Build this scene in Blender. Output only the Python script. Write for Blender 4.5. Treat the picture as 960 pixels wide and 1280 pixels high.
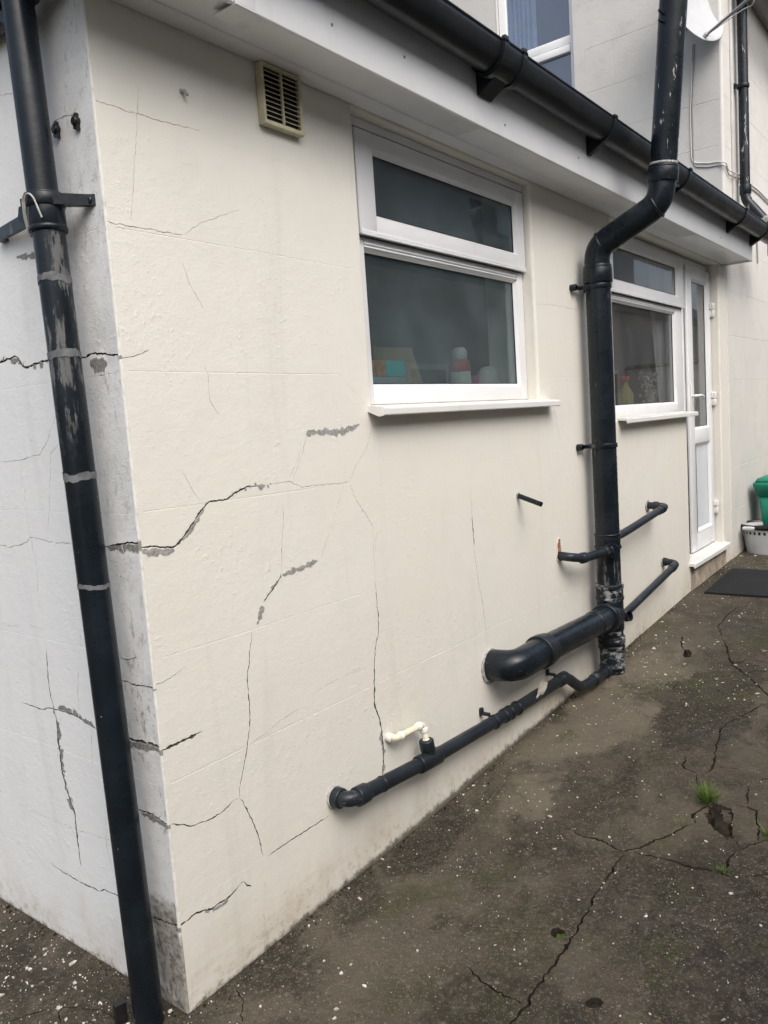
import bpy, bmesh, math, random
from mathutils import Vector, Matrix, noise
from mathutils.geometry import delaunay_2d_cdt

for o in list(bpy.data.objects):
    bpy.data.objects.remove(o)
scene = bpy.context.scene
COL = scene.collection
R = math.radians

# ------------------------------------------------------------------ camera
cam = bpy.data.cameras.new('camera')
camo = bpy.data.objects.new('camera', cam)
COL.objects.link(camo)
scene.camera = camo
CAM = Vector((-1.1088, -1.5945, 1.4422))
yaw, pitch, roll = R(37.7876), R(6.2861), R(-3.9517)
fw = Vector((math.cos(yaw)*math.cos(pitch), math.sin(yaw)*math.cos(pitch), -math.sin(pitch)))
rt = fw.cross(Vector((0, 0, 1))).normalized()
up = rt.cross(fw)
rt2 = math.cos(roll)*rt + math.sin(roll)*up
up2 = -math.sin(roll)*rt + math.cos(roll)*up
m = Matrix((rt2, up2, -fw)).transposed().to_4x4()
m.translation = CAM
camo.matrix_world = m
cam.sensor_fit = 'HORIZONTAL'
cam.sensor_width = 36
cam.lens = 990.8/960*36
cam.clip_start = .02
cam.clip_end = 500

# ------------------------------------------------------------------ sky, sun, exposure
SUN_EL, SUN_AZ = R(50), R(-119)          # azimuth measured from +X towards +Y
world = bpy.data.worlds.new('World')
scene.world = world
world.use_nodes = True
wn, wl = world.node_tree.nodes, world.node_tree.links
wn.clear()
sky = wn.new('ShaderNodeTexSky')
sky.sky_type = 'NISHITA'
sky.sun_disc = False
sky.sun_elevation = SUN_EL
sky.sun_rotation = math.pi/2 - SUN_AZ
sky.dust_density = 6
sky.air_density = 1.0
sky.ozone_density = 1.5
hs = wn.new('ShaderNodeHueSaturation')
hs.inputs['Saturation'].default_value = .64
bg = wn.new('ShaderNodeBackground')
bg.inputs['Strength'].default_value = .15
wo = wn.new('ShaderNodeOutputWorld')
wl.new(sky.outputs[0], hs.inputs['Color'])
wl.new(hs.outputs[0], bg.inputs['Color'])
wl.new(bg.outputs[0], wo.inputs['Surface'])
sun = bpy.data.lights.new('sun', 'SUN')
sun.energy = .9
sun.angle = R(72)
sun.color = (1, .995, .985)
suno = bpy.data.objects.new('sun', sun)
COL.objects.link(suno)
sd = Vector((math.cos(SUN_EL)*math.cos(SUN_AZ), math.cos(SUN_EL)*math.sin(SUN_AZ), math.sin(SUN_EL)))
suno.rotation_euler = sd.to_track_quat('Z', 'Y').to_euler()
suno.location = (0, -8, 12)
vs = scene.view_settings
vs.view_transform = 'Standard'
vs.look = 'None'
vs.gamma = 1
vs.use_curve_mapping = False
vs.exposure = .60
scene.cycles.max_bounces = 6
scene.cycles.diffuse_bounces = 3
scene.cycles.glossy_bounces = 3

# ------------------------------------------------------------------ measured marks (metres)
MAIN_CRACKS = [
    ('d', 6, 7, [(-0.030, 1.197), (0.035, 1.191), (0.092, 1.179), (0.109, 1.185), (0.145, 1.213), (0.179, 1.245), (0.211, 1.272), (0.222, 1.277), (0.279, 1.276), (0.329, 1.296), (0.364, 1.303), (0.417, 1.300)]),
    ('f', 22, 1, [(-0.030, 1.184), (0.033, 1.178), (0.070, 1.173), (0.100, 1.170)]),
    ('f', 11, 1, [(0.109, 1.181), (0.147, 1.209), (0.181, 1.239), (0.204, 1.260)]),
    ('f', 17, 1, [(0.284, 1.280), (0.325, 1.294), (0.364, 1.301), (0.402, 1.299), (0.448, 1.299)]),
    ('h', 2.2, 2, [(0.417, 1.300), (0.464, 1.300), (0.518, 1.299), (0.569, 1.277), (0.646, 1.277), (0.749, 1.271), (0.783, 1.273)]),
    ('h', 2.2, 2, [(0.783, 1.273), (0.820, 1.320), (0.878, 1.366), (0.904, 1.408), (0.926, 1.459)]),
    ('f', 20, 1, [(0.600, 1.427), (0.629, 1.435), (0.671, 1.433), (0.718, 1.428), (0.767, 1.430), (0.806, 1.436), (0.855, 1.449)]),
    ('h', 2.5, 2, [(0.604, 1.427), (0.584, 1.379), (0.548, 1.324), (0.528, 1.296)]),
    ('h', 2, 2, [(0.581, 1.409), (0.563, 1.369), (0.535, 1.325), (0.512, 1.297)]),
    ('h', 2, 2, [(0.756, 1.268), (0.709, 1.187), (0.664, 1.119), (0.628, 1.059)]),
    ('f', 15, 1, [(0.613, 1.054), (0.577, 1.049), (0.532, 1.045), (0.488, 1.040), (0.456, 1.039)]),
    ('f', 14, 1, [(0.456, 1.039), (0.431, 1.018), (0.403, 0.997), (0.380, 0.979)]),
    ('d', 5, 5, [(0.456, 1.046), (0.449, 1.033), (0.414, 1.004), (0.377, 0.978)]),
    ('f', 16, 1, [(0.376, 0.971), (0.368, 0.955), (0.360, 0.939), (0.346, 0.922)]),
    ('h', 2, 2, [(0.487, 1.250), (0.477, 1.171), (0.463, 1.104), (0.456, 1.046)]),
    ('d', 3.4, 5, [(0.326, 0.907), (0.310, 0.844), (0.294, 0.782), (0.295, 0.714), (0.292, 0.670), (0.264, 0.574), (0.232, 0.501), (0.228, 0.473)]),
    ('d', 3.6, 5, [(0.228, 0.473), (0.217, 0.476), (0.166, 0.463), (0.112, 0.461), (0.064, 0.471), (0.013, 0.501), (-0.030, 0.501)]),
    ('d', 4, 5, [(0.228, 0.473), (0.239, 0.462), (0.257, 0.418), (0.275, 0.368), (0.287, 0.318), (0.294, 0.277)]),
    ('h', 2, 2, [(0.783, 1.265), (0.808, 1.212), (0.862, 1.146), (0.890, 1.105), (0.878, 1.033), (0.876, 0.941)]),
    ('d', 4, 5, [(0.876, 0.941), (0.878, 0.847), (0.874, 0.768), (0.851, 0.720), (0.841, 0.669), (0.835, 0.617), (0.826, 0.539)]),
    ('d', 8, 9, [(0.839, 0.656), (0.826, 0.539), (0.849, 0.476), (0.857, 0.391), (0.851, 0.338), (0.840, 0.281)]),
    ('f', 18, 1, [(0.845, 0.437), (0.858, 0.363), (0.848, 0.311), (0.835, 0.277)]),
    ('h', 3, 3, [(1.500, 1.186), (1.500, 1.021), (1.502, 0.927), (1.519, 0.806), (1.545, 0.705), (1.553, 0.605), (1.564, 0.527)]),
    ('d', 5, 5, [(1.499, 1.068), (1.500, 1.021), (1.505, 0.952)]),
    ('d', 9, 8, [(-0.030, 0.691), (0.036, 0.693), (0.083, 0.695), (0.129, 0.697)]),
    ('d', 6, 7, [(-0.030, 0.239), (0.016, 0.239), (0.057, 0.242), (0.105, 0.226), (0.160, 0.227), (0.213, 0.244)]),
    ('f', 14, 1, [(0.079, 0.232), (0.131, 0.220), (0.174, 0.229)]),
    ('d', 5, 5, [(0.207, 0.247), (0.221, 0.238), (0.228, 0.225), (0.245, 0.214)]),
    ('d', 4, 4, [(0.306, 0.269), (0.366, 0.270), (0.459, 0.272), (0.518, 0.270), (0.573, 0.270)]),
    ('h', 2.5, 2, [(0.285, 0.605), (0.346, 0.614), (0.408, 0.630), (0.488, 0.638)]),
    ('h', 3, 3, [(-0.030, 0.852), (0.049, 0.860), (0.100, 0.876)]),
    ('h', 3, 3, [(-0.030, 1.631), (0.037, 1.639), (0.084, 1.657)]),
    ('h', 2.6, 3, [(-0.030, 1.937), (0.073, 1.939), (0.148, 1.939), (0.220, 1.940)]),
    ('h', 1.6, 1.5, [(0.220, 1.940), (0.260, 1.967), (0.302, 1.989), (0.416, 2.034)]),
    ('h', 2, 2, [(-0.030, 2.202), (0.048, 2.201), (0.111, 2.200), (0.215, 2.202), (0.302, 2.208)]),
    ('h', 1.5, 1.5, [(0.126, 2.264), (0.105, 2.148), (0.087, 2.055), (0.068, 1.949)]),
    ('h', 1.5, 1.5, [(0.204, 1.875), (0.229, 1.813), (0.262, 1.765)]),
    ('h', 1.5, 1.5, [(0.145, 1.360), (0.165, 1.322), (0.191, 1.280)]),
    ('h', 2.4, 2.5, [(2.246, 1.482), (2.281, 1.419), (2.313, 1.315)]),
    ('h', 1.6, 1.5, [(2.116, 1.918), (2.292, 1.927), (2.572, 1.926)]),
    ('h', 1.6, 1.5, [(0.245, 1.622), (0.255, 1.600), (0.253, 1.535), (0.282, 1.493)]),
    ('h', 1.5, 1.5, [(0.557, 0.667), (0.649, 0.673), (0.799, 0.670)]),
    ('h', 1.6, 1.5, [(0.925, 1.105), (0.896, 1.078), (0.882, 1.033)]),
    ('h', 2, 2, [(0.274, 0.075), (0.284, 0.140), (0.295, 0.206)]),
]
SIDE_CRACKS = [
    ('d', 7, 6, [(0.674, 1.696), (0.543, 1.680), (0.477, 1.686), (0.460, 1.688), (0.442, 1.676), (0.429, 1.660), (0.410, 1.654), (0.342, 1.662), (0.296, 1.661), (0.248, 1.660)]),
    ('f', 16, 1, [(0.563, 1.684), (0.499, 1.684), (0.450, 1.677), (0.415, 1.653), (0.350, 1.659), (0.281, 1.660)]),
    ('d', 6, 6, [(0.178, 1.653), (0.144, 1.651), (0.102, 1.656), (0.060, 1.652), (0.020, 1.644), (-0.030, 1.644)]),
    ('f', 40, 0.5, [(0.123, 1.634), (0.091, 1.631), (0.049, 1.628)]),
    ('f', 14, 0.6, [(0.399, 1.931), (0.353, 1.925), (0.304, 1.918), (0.250, 1.908)]),
    ('h', 2.6, 3, [(0.808, 1.182), (0.666, 1.175), (0.621, 1.170), (0.567, 1.177), (0.512, 1.188), (0.496, 1.204), (0.443, 1.199), (0.404, 1.194), (0.357, 1.191), (0.289, 1.191), (0.216, 1.192)]),
    ('h', 2, 2, [(0.494, 1.414), (0.502, 1.345), (0.494, 1.250), (0.492, 1.202), (0.475, 1.111), (0.490, 1.043), (0.480, 0.977), (0.477, 0.932), (0.480, 0.877)]),
    ('d', 5, 5, [(0.478, 0.888), (0.487, 0.807), (0.486, 0.754), (0.473, 0.717)]),
    ('d', 8, 7, [(0.478, 0.732), (0.467, 0.688), (0.473, 0.617), (0.470, 0.536), (0.451, 0.469), (0.431, 0.427), (0.431, 0.345), (0.431, 0.264)]),
    ('f', 24, 1, [(0.479, 0.727), (0.465, 0.677), (0.470, 0.594), (0.466, 0.513), (0.446, 0.452), (0.429, 0.416)]),
    ('d', 4, 5, [(0.662, 0.709), (0.616, 0.709), (0.551, 0.706), (0.498, 0.717), (0.456, 0.720), (0.404, 0.720), (0.346, 0.714), (0.310, 0.705), (0.267, 0.698)]),
    ('f', 20, 1, [(0.455, 0.727), (0.403, 0.724), (0.353, 0.717), (0.317, 0.708), (0.273, 0.701)]),
    ('h', 2, 2, [(0.722, 0.943), (0.677, 0.936), (0.608, 0.943)]),
    ('h', 2, 2, [(0.562, 0.950), (0.520, 0.948), (0.479, 0.943)]),
    ('h', 2.4, 2, [(0.326, 0.857), (0.345, 0.777), (0.346, 0.732)]),
    ('h', 2.4, 2, [(0.297, 0.692), (0.304, 0.640), (0.315, 0.581)]),
    ('h', 2.2, 2, [(0.960, 0.392), (0.819, 0.386), (0.725, 0.372), (0.621, 0.369), (0.516, 0.372), (0.433, 0.375), (0.291, 0.388), (0.220, 0.397)]),
    ('h', 2.2, 2, [(0.895, 0.236), (0.820, 0.236), (0.747, 0.235)]),
    ('d', 4, 4, [(0.599, 0.225), (0.531, 0.218), (0.449, 0.215), (0.353, 0.217), (0.320, 0.232), (0.264, 0.234), (0.176, 0.243)]),
    ('h', 2.4, 2, [(0.275, 0.474), (0.288, 0.366), (0.258, 0.284)]),
    ('d', 9, 6, [(0.149, 0.698), (0.118, 0.700), (0.072, 0.703), (0.020, 0.703), (-0.030, 0.700)]),
    ('f', 30, 0.6, [(0.134, 0.689), (0.083, 0.695), (0.034, 0.698), (-0.030, 0.698)]),
    ('d', 6, 5, [(0.137, 0.511), (0.110, 0.514), (0.063, 0.517), (0.014, 0.505), (-0.030, 0.509)]),
    ('f', 22, 0.8, [(0.111, 0.509), (0.064, 0.511), (0.014, 0.503), (-0.030, 0.503)]),
    ('d', 6, 6, [(0.139, 0.217), (0.111, 0.222), (0.070, 0.230), (0.031, 0.233), (-0.030, 0.244)]),
    ('d', 3, 3, [(0.129, 0.910), (0.089, 0.911), (0.054, 0.920)]),
    ('d', 4, 3, [(0.139, 0.851), (0.106, 0.852), (0.073, 0.846), (-0.030, 0.855)]),
    ('h', 2, 2, [(0.422, 2.338), (0.385, 2.325), (0.323, 2.307)]),
    ('h', 3, 3, [(0.167, 2.200), (0.126, 2.198), (0.086, 2.194), (0.067, 2.208)]),
    ('d', 6, 6, [(0.146, 1.191), (0.111, 1.194), (0.077, 1.199), (0.028, 1.205), (-0.030, 1.199)]),
    ('f', 40, 0.6, [(0.133, 1.189), (0.085, 1.195), (0.045, 1.199), (-0.030, 1.195)]),
    ('h', 2, 2, [(0.299, 1.450), (0.342, 1.427), (0.370, 1.316), (0.401, 1.209)]),
    ('h', 2, 2, [(0.630, 1.413), (0.564, 1.412), (0.499, 1.414), (0.393, 1.426), (0.345, 1.466), (0.296, 1.521)]),
    ('h', 2, 2, [(0.296, 0.969), (0.299, 0.914)]),
]
GROUND_CRACKS = [
    ('d', 16, 14, [(0.277, -0.688), (0.403, -0.699), (0.478, -0.710), (0.525, -0.699), (0.651, -0.703), (0.833, -0.691), (1.007, -0.679), (1.123, -0.674), (1.203, -0.672)]),
    ('d', 18, 14, [(1.207, -0.670), (1.243, -0.584), (1.239, -0.515), (1.261, -0.463), (1.280, -0.391)]),
    ('d', 22, 16, [(1.215, -0.667), (1.257, -0.707), (1.334, -0.738), (1.428, -0.786), (1.475, -0.814)]),
    ('d', 14, 12, [(1.475, -0.814), (1.531, -0.793), (1.579, -0.808), (1.631, -0.829), (1.654, -0.887)]),
    ('d', 22, 16, [(1.228, -0.691), (1.238, -0.792), (1.238, -0.863), (1.246, -0.929), (1.241, -0.979), (1.252, -1.015)]),
    ('d', 14, 12, [(1.252, -1.015), (1.299, -1.077), (1.337, -1.156)]),
    ('p', 0, 22, [(1.573, -0.818), (1.629, -0.837), (1.634, -0.871), (1.616, -0.904), (1.523, -0.919), (1.436, -0.952), (1.437, -0.925), (1.468, -0.885), (1.509, -0.849)]),
    ('d', 16, 12, [(1.239, -0.975), (1.318, -0.960), (1.398, -0.976), (1.443, -0.946)]),
    ('d', 12, 12, [(1.398, -0.976), (1.451, -1.011), (1.527, -1.077)]),
    ('d', 14, 12, [(1.654, -0.887), (1.658, -0.940), (1.651, -0.972), (1.550, -1.001), (1.459, -1.016)]),
    ('d', 13, 12, [(0.510, -0.514), (0.480, -0.582), (0.475, -0.634), (0.471, -0.698)]),
    ('d', 16, 12, [(1.964, -0.643), (1.851, -0.667), (1.809, -0.724), (1.854, -0.761), (1.943, -0.755), (2.104, -0.727), (2.235, -0.709), (2.373, -0.746), (2.513, -0.795), (2.648, -0.865)]),
    ('d', 11, 10, [(1.898, -0.781), (1.917, -0.848)]),
    ('d', 14, 12, [(1.809, -0.724), (1.707, -0.759), (1.635, -0.801)]),
    ('d', 13, 10, [(1.673, -0.937), (1.794, -0.909), (1.874, -0.940), (1.918, -1.017)]),
    ('d', 20, 12, [(3.349, -0.210), (3.129, -0.272), (3.056, -0.327), (3.127, -0.340)]),
    ('p', 0, 20, [(3.109, -0.291), (3.131, -0.314), (3.064, -0.349), (2.986, -0.348), (3.011, -0.312)]),
    ('d', 22, 12, [(3.365, -0.421), (3.148, -0.504), (2.983, -0.564), (2.874, -0.646), (2.806, -0.697), (2.641, -0.801), (2.584, -0.893)]),
    ('d', 18, 10, [(2.983, -0.564), (3.066, -0.620), (3.065, -0.714)]),
    ('d', 14, 10, [(2.874, -0.646), (2.936, -0.686), (2.920, -0.761)]),
    ('d', 14, 8, [(4.102, -0.120), (4.165, -0.202), (4.250, -0.279), (4.176, -0.439)]),
    ('d', 16, 10, [(3.365, -0.421), (3.565, -0.348), (3.788, -0.336), (3.989, -0.365)]),
    ('p', 0, 18, [(0.752, -0.634), (0.771, -0.654), (0.759, -0.679), (0.729, -0.681), (0.718, -0.655)]),
    ('p', 0, 18, [(0.557, -0.819), (0.578, -0.839), (0.570, -0.866), (0.544, -0.858), (0.534, -0.832)]),
    ('d', 9, 8, [(-0.104, 0.104), (-0.114, 0.210), (-0.136, 0.266), (-0.189, 0.329)]),
    ('d', 8, 7, [(-0.200, 0.253), (-0.169, 0.297), (-0.140, 0.316)]),
    ('d', 8, 7, [(-0.189, 0.329), (-0.255, 0.365), (-0.322, 0.396)]),
    ('d', 9, 8, [(0.129, -0.036), (0.110, -0.087), (0.051, -0.142)]),
    ('d', 9, 8, [(2.471, -0.200), (2.444, -0.287), (2.541, -0.368), (2.530, -0.490)]),
    ('d', 8, 6, [(2.555, -0.401), (2.705, -0.393), (2.690, -0.465)]),
]

# ------------------------------------------------------------------ node helpers
class NT:
    def __init__(s, name, rough=.6, spec=.3):
        s.m = bpy.data.materials.new(name)
        s.m.use_nodes = True
        s.n = s.m.node_tree.nodes
        s.l = s.m.node_tree.links
        s.b = s.n['Principled BSDF']
        s.b.inputs['Roughness'].default_value = rough
        s.b.inputs['Specular IOR Level'].default_value = spec
        s.geo = s.n.new('ShaderNodeNewGeometry')
        s.pos = s.geo.outputs['Position']
        s.h = None
    def put(s, sock, v):
        if isinstance(v, (int, float)):
            sock.default_value = v
        elif isinstance(v, tuple):
            sock.default_value = v if len(v) == len(sock.default_value) else v + (1,)
        else:
            s.l.new(v, sock)
    def mapping(s, scale, loc=(0, 0, 0), vec=None):
        n = s.n.new('ShaderNodeMapping')
        s.l.new(vec or s.pos, n.inputs['Vector'])
        n.inputs['Scale'].default_value = scale
        n.inputs['Location'].default_value = loc
        return n.outputs[0]
    def noise(s, scale, detail=4, rough=.55, vec=None, dist=0):
        n = s.n.new('ShaderNodeTexNoise')
        s.l.new(vec or s.pos, n.inputs['Vector'])
        n.inputs['Scale'].default_value = scale
        n.inputs['Detail'].default_value = detail
        n.inputs['Roughness'].default_value = rough
        n.inputs['Distortion'].default_value = dist
        return n.outputs['Fac']
    def voro(s, scale, feature='F1', out='Distance', vec=None, rand=1):
        n = s.n.new('ShaderNodeTexVoronoi')
        n.feature = feature
        s.l.new(vec or s.pos, n.inputs['Vector'])
        n.inputs['Scale'].default_value = scale
        n.inputs['Randomness'].default_value = rand
        return n.outputs[out]
    def ramp(s, v, a, b, inv=False):
        n = s.n.new('ShaderNodeMapRange')
        s.put(n.inputs[0], v)
        n.inputs[1].default_value = a
        n.inputs[2].default_value = b
        n.inputs[3].default_value = 1 if inv else 0
        n.inputs[4].default_value = 0 if inv else 1
        n.interpolation_type = 'SMOOTHSTEP'
        return n.outputs[0]
    def math(s, op, a, b=0.0):
        n = s.n.new('ShaderNodeMath')
        n.operation = op
        s.put(n.inputs[0], a)
        s.put(n.inputs[1], b)
        return n.outputs[0]
    def mul(s, *a):
        r = a[0]
        for x in a[1:]:
            r = s.math('MULTIPLY', r, x)
        return r
    def mix(s, f, a, b):
        n = s.n.new('ShaderNodeMix')
        n.data_type = 'RGBA'
        s.put(n.inputs['Factor'], f)
        s.put(n.inputs['A'], a)
        s.put(n.inputs['B'], b)
        return n.outputs['Result']
    def xyz(s):
        n = s.n.new('ShaderNodeSeparateXYZ')
        s.l.new(s.pos, n.inputs[0])
        return n.outputs
    def color(s, v):
        s.put(s.b.inputs['Base Color'], v)
    def roughness(s, v):
        s.put(s.b.inputs['Roughness'], v)
    def bump(s, h, strength, dist):
        n = s.n.new('ShaderNodeBump')
        s.put(n.inputs['Height'], h)
        n.inputs['Strength'].default_value = strength
        n.inputs['Distance'].default_value = dist
        if s.h is not None:
            s.l.new(s.h, n.inputs['Normal'])
        s.h = n.outputs[0]
        s.l.new(s.h, s.b.inputs['Normal'])
        return s
MAT = {}

def wall_paint(name, base, warm, cool, dirt_amt=1.0, corner=None, base_dirt=True):
    t = NT(name, .62, .25)
    x, y, z = t.xyz()
    big = t.noise(1.3, 3, .6)
    mid = t.noise(6, 4, .6)
    c = t.mix(t.ramp(big, .35, .68), base, warm)
    c = t.mix(t.mul(t.ramp(mid, .48, .75), .5), c, cool)
    streak = t.noise(1, 4, .65, t.mapping((9, 9, .8)), .6)
    c = t.mix(t.mul(t.ramp(streak, .55, .80), .20), c, (.46, .44, .39))
    # specks of dirt and pinholes
    sp = t.ramp(t.voro(55), .035, .06, True)
    sel = t.ramp(t.noise(9, 3), .58, .66)
    c = t.mix(t.mul(sp, sel, .75), c, (.18, .165, .14))
    if base_dirt:
        # splash-back grime along the foot of the wall, ragged top edge
        n1 = t.noise(4, 4, .72)
        n2 = t.noise(30, 4, .75)
        n4 = t.noise(1, 4, .7, t.mapping((11, 11, 2.2)))
        gx_ = t.math('MAXIMUM', x, 0.0)
        zz = t.math('SUBTRACT', z, t.math('MULTIPLY', gx_, .042))
        low = t.ramp(t.math('ADD', zz, t.math('MULTIPLY', n4, -.30)), -.14, .06, True)
        c = t.mix(t.mul(low, t.ramp(n1, .3, .7), .5), c, (.52, .44, .33))
        low3 = t.ramp(t.math('ADD', zz, t.math('MULTIPLY', n1, -.20)), -.10, .02, True)
        c = t.mix(t.mul(low3, t.ramp(n2, .48, .66), .38), c, (.24, .20, .145))
        low2 = t.ramp(t.math('ADD', zz, t.math('MULTIPLY', n2, -.055)), -.036, -.014, True)
        c = t.mix(t.mul(low2, .85), c, (.075, .065, .048))
    if corner:
        # weathered, peeling band beside the corner of the side wall
        near = t.ramp(t.math('ADD', y, t.math('MULTIPLY', t.noise(7, 4), .05)), .11, .2, True)
        p1 = t.ramp(t.noise(1, 7, .74, t.mapping((42, 42, 16))), .535, .61)
        p2 = t.ramp(t.noise(75, 6, .75), .55, .66)
        band = t.ramp(t.noise(1, 4, .6, t.mapping((3, 3, 4.3))), .38, .58)
        low4 = t.ramp(z, .4, 1.5, True)
        c = t.mix(t.mul(near, t.ramp(t.noise(5, 6, .7), .3, .7), .42), c, (.43, .425, .41))
        c = t.mix(t.mul(near, p1, band, t.math('ADD', t.math('MULTIPLY', low4, .5), .4)), c, (.25, .235, .20))
        c = t.mix(t.mul(near, p2, band, .55), c, (.14, .135, .12))
        foot = t.ramp(t.math('ADD', z, t.math('MULTIPLY', t.noise(12, 6, .7), -.2)), .15, .2, True)
        g = t.mix(t.ramp(t.noise(38, 6, .75), .42, .62), (.36, .34, .3), (.11, .1, .085))
        g = t.mix(t.ramp(t.noise(16, 4, .6), .58, .66), g, (.5, .48, .43))
        c = t.mix(t.mul(near, foot, .92), c, g)
    t.color(c)
    t.roughness(t.math('ADD', t.math('MULTIPLY', mid, .25), .48))
    t.bump(t.noise(3.2, 1), .35, .012)
    t.bump(t.noise(28, 3, .6), .36, .004)
    t.bump(t.noise(170, 2, .65), .6, .0012)
    lumps = t.mul(t.ramp(t.noise(55, 2, .6), .55, .72), t.ramp(t.noise(5, 1), .5, .62))
    t.bump(lumps, .25, .003)
    MAT[name] = t.m
wall_paint('cream_paint', (.745, .725, .652), (.755, .737, .673), (.71, .685, .628))
wall_paint('white_paint', (.77, .778, .768), (.785, .79, .775), (.73, .74, .735), corner=True)
wall_paint('house_paint', (.66, .645, .61), (.70, .68, .64), (.56, .55, .525), base_dirt=True)
wall_paint('grey_paint', (.56, .55, .525), (.61, .60, .57), (.47, .46, .44), base_dirt=False)

def arris():
    t = NT('arris_paint', .6, .25)
    c = t.mix(t.ramp(t.noise(30, 6, .7), .5, .68), (.70, .685, .64), (.55, .54, .50))
    c = t.mix(t.mul(t.ramp(t.noise(1, 6, .75, t.mapping((60, 60, 22))), .62, .68), .9), c, (.22, .205, .175))
    x, y, z = t.xyz()
    nz_ = t.noise(40, 4, .7)
    for zc, hw_ in ((1.197, .016), (.688, .010), (.497, .006), (.225, .008), (1.636, .005), (.845, .003)):
        d_ = t.math('ABSOLUTE', t.math('SUBTRACT', t.math('ADD', z, t.math('MULTIPLY', nz_, .012)), zc+.006))
        c = t.mix(t.mul(t.ramp(d_, hw_*.5, hw_, True), .9), c, (.21, .20, .175))
    foot = t.ramp(t.math('ADD', z, t.math('MULTIPLY', t.noise(12, 6, .7), -.2)), .08, .13, True)
    g = t.mix(t.ramp(t.noise(38, 6, .75), .42, .62), (.33, .31, .26), (.10, .095, .075))
    c = t.mix(t.mul(foot, .9), c, g)
    t.color(c)
    t.bump(t.noise(90, 4, .6), .5, .002)
    MAT['arris_paint'] = t.m
arris()

def simple(name, col, rough=.6, spec=.3, var=.12, scale=12, bump=0, bscale=60, metal=0):
    t = NT(name, rough, spec)
    d = tuple(max(0, c*(1-var)) for c in col)
    e = tuple(min(1, c*(1+var)) for c in col)
    t.color(t.mix(t.ramp(t.noise(scale, 5, .6), .3, .7), d, e))
    t.b.inputs['Metallic'].default_value = metal
    if bump:
        t.bump(t.noise(bscale, 4, .6), .5, bump)
    MAT[name] = t.m
    return t

def upvc(name, col, grime):
    t = NT(name, .34, .45)
    c = t.mix(t.ramp(t.noise(5, 5, .6), .35, .7), col, tuple(k*.95 for k in col))
    st = t.noise(1, 6, .7, t.mapping((9, 9, 1.5)))
    c = t.mix(t.mul(t.ramp(st, .55, .8), grime), c, (.42, .41, .38))
    sp = t.mul(t.ramp(t.voro(38), .03, .05, True), t.ramp(t.noise(7, 2), .55, .6))
    c = t.mix(t.mul(sp, .5), c, (.2, .19, .17))
    t.color(c)
    t.roughness(t.math('ADD', t.math('MULTIPLY', t.noise(20, 4), .2), .24))
    t.bump(t.noise(2.2, 2), .2, .004)
    MAT[name] = t.m
upvc('upvc', (.80, .81, .82), .2)
upvc('upvc_fascia', (.80, .81, .825), .3)
upvc('upvc_sill', (.76, .76, .74), .4)
upvc('upvc_panel', (.66, .70, .73), .15)
simple('gasket', (.012, .012, .013), .6)
simple('filler', (.37, .365, .345), .85, .15, .3, 70, .004, 160)
simple('filler_dark', (.24, .235, .215), .85, .15, .35, 60, .004, 160)
simple('crack_dirt_shade', (.075, .068, .058), .95, .05, .35, 80)  # dirt in the cracks, darkened to add the shade of their depth
simple('hairline', (.50, .47, .42), .9, .1, .3, 40)
simple('ground_crack', (.028, .024, .018), .95, .05, .4, 40, .006, 120)

def smear(name, col, under):
    t = NT(name, .85, .15)
    at = t.n.new('ShaderNodeAttribute')
    at.attribute_name = 'core'
    core = at.outputs['Fac']
    nz_ = t.noise(55, 5, .7)
    nf = t.noise(22, 3, .6)
    g = t.mix(t.ramp(t.noise(90, 4, .7), .35, .65), tuple(k*.72 for k in col), tuple(k*1.22 for k in col))
    f = t.ramp(t.math('ADD', core, t.math('MULTIPLY', t.math('SUBTRACT', t.math('ADD', nz_, nf), 1.0), 1.35)), .12, .40)
    t.color(t.mix(f, under, g))
    t.bump(t.math('MULTIPLY', f, t.noise(150, 3, .7)), .5, .003)
    t.bump(t.noise(28, 3, .6), .34, .004)
    MAT[name] = t.m
smear('smear_cream', (.33, .325, .305), (.72, .712, .655))
smear('smear_white', (.25, .245, .225), (.75, .758, .75))
def black_pipe(name, scuff, zr=None, lo=.62, hi=.70, base=(.0048, .0078, .0112), stretch=(9, 9, 3), grey=(.26, .27, .28), rough=.36):
    t = NT(name, rough, .34)
    n = t.noise(1, 5, .72, t.mapping(stretch))
    c = t.mix(t.ramp(t.noise(7, 4), .3, .7), base, tuple(k*1.7 for k in base))
    c = t.mix(t.mul(t.ramp(t.noise(3.5, 6, .7), .45, .75), .4), c, (.020, .024, .030))
    if scuff:
        f = t.ramp(n, lo, hi)
        if zr:
            zz = t.math('ADD', t.xyz()[2], t.math('MULTIPLY', t.noise(14, 3), .3))
            f = t.mul(f, t.ramp(zz, zr[0]+.1, zr[0]+.2), t.ramp(zz, zr[1]+.15, zr[1]+.2, True))
        c = t.mix(t.mul(f, scuff), c, grey)
        sp = t.mul(t.ramp(t.voro(45), .05, .09, True), t.ramp(t.noise(14, 3), .58, .64))
        c = t.mix(t.mul(sp, scuff), c, (.5, .5, .48))
    t.color(c)
    t.roughness(t.math('ADD', t.math('MULTIPLY', t.noise(16, 4, .65), .36), rough-.25))
    if name != 'black_gutter':
        t.bump(t.noise(6, 3, .6), .25, .006)
    t.bump(t.noise(45, 2, .6), .1 if name == 'black_gutter' else .3, .0012)
    MAT[name] = t.m
black_pipe('black_paint', .4, None, .62, .72)
black_pipe('black_gutter', 0, base=(.008, .010, .012), rough=.42)
black_pipe('black_waste', .5, None, .60, .72, grey=(.17, .18, .19), stretch=(14, 14, 14), base=(.010, .013, .017), rough=.42)
black_pipe('black_peeling_low', .7, (.30, .74), .50, .58, stretch=(30, 30, 4.5), grey=(.20, .20, .195))
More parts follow.
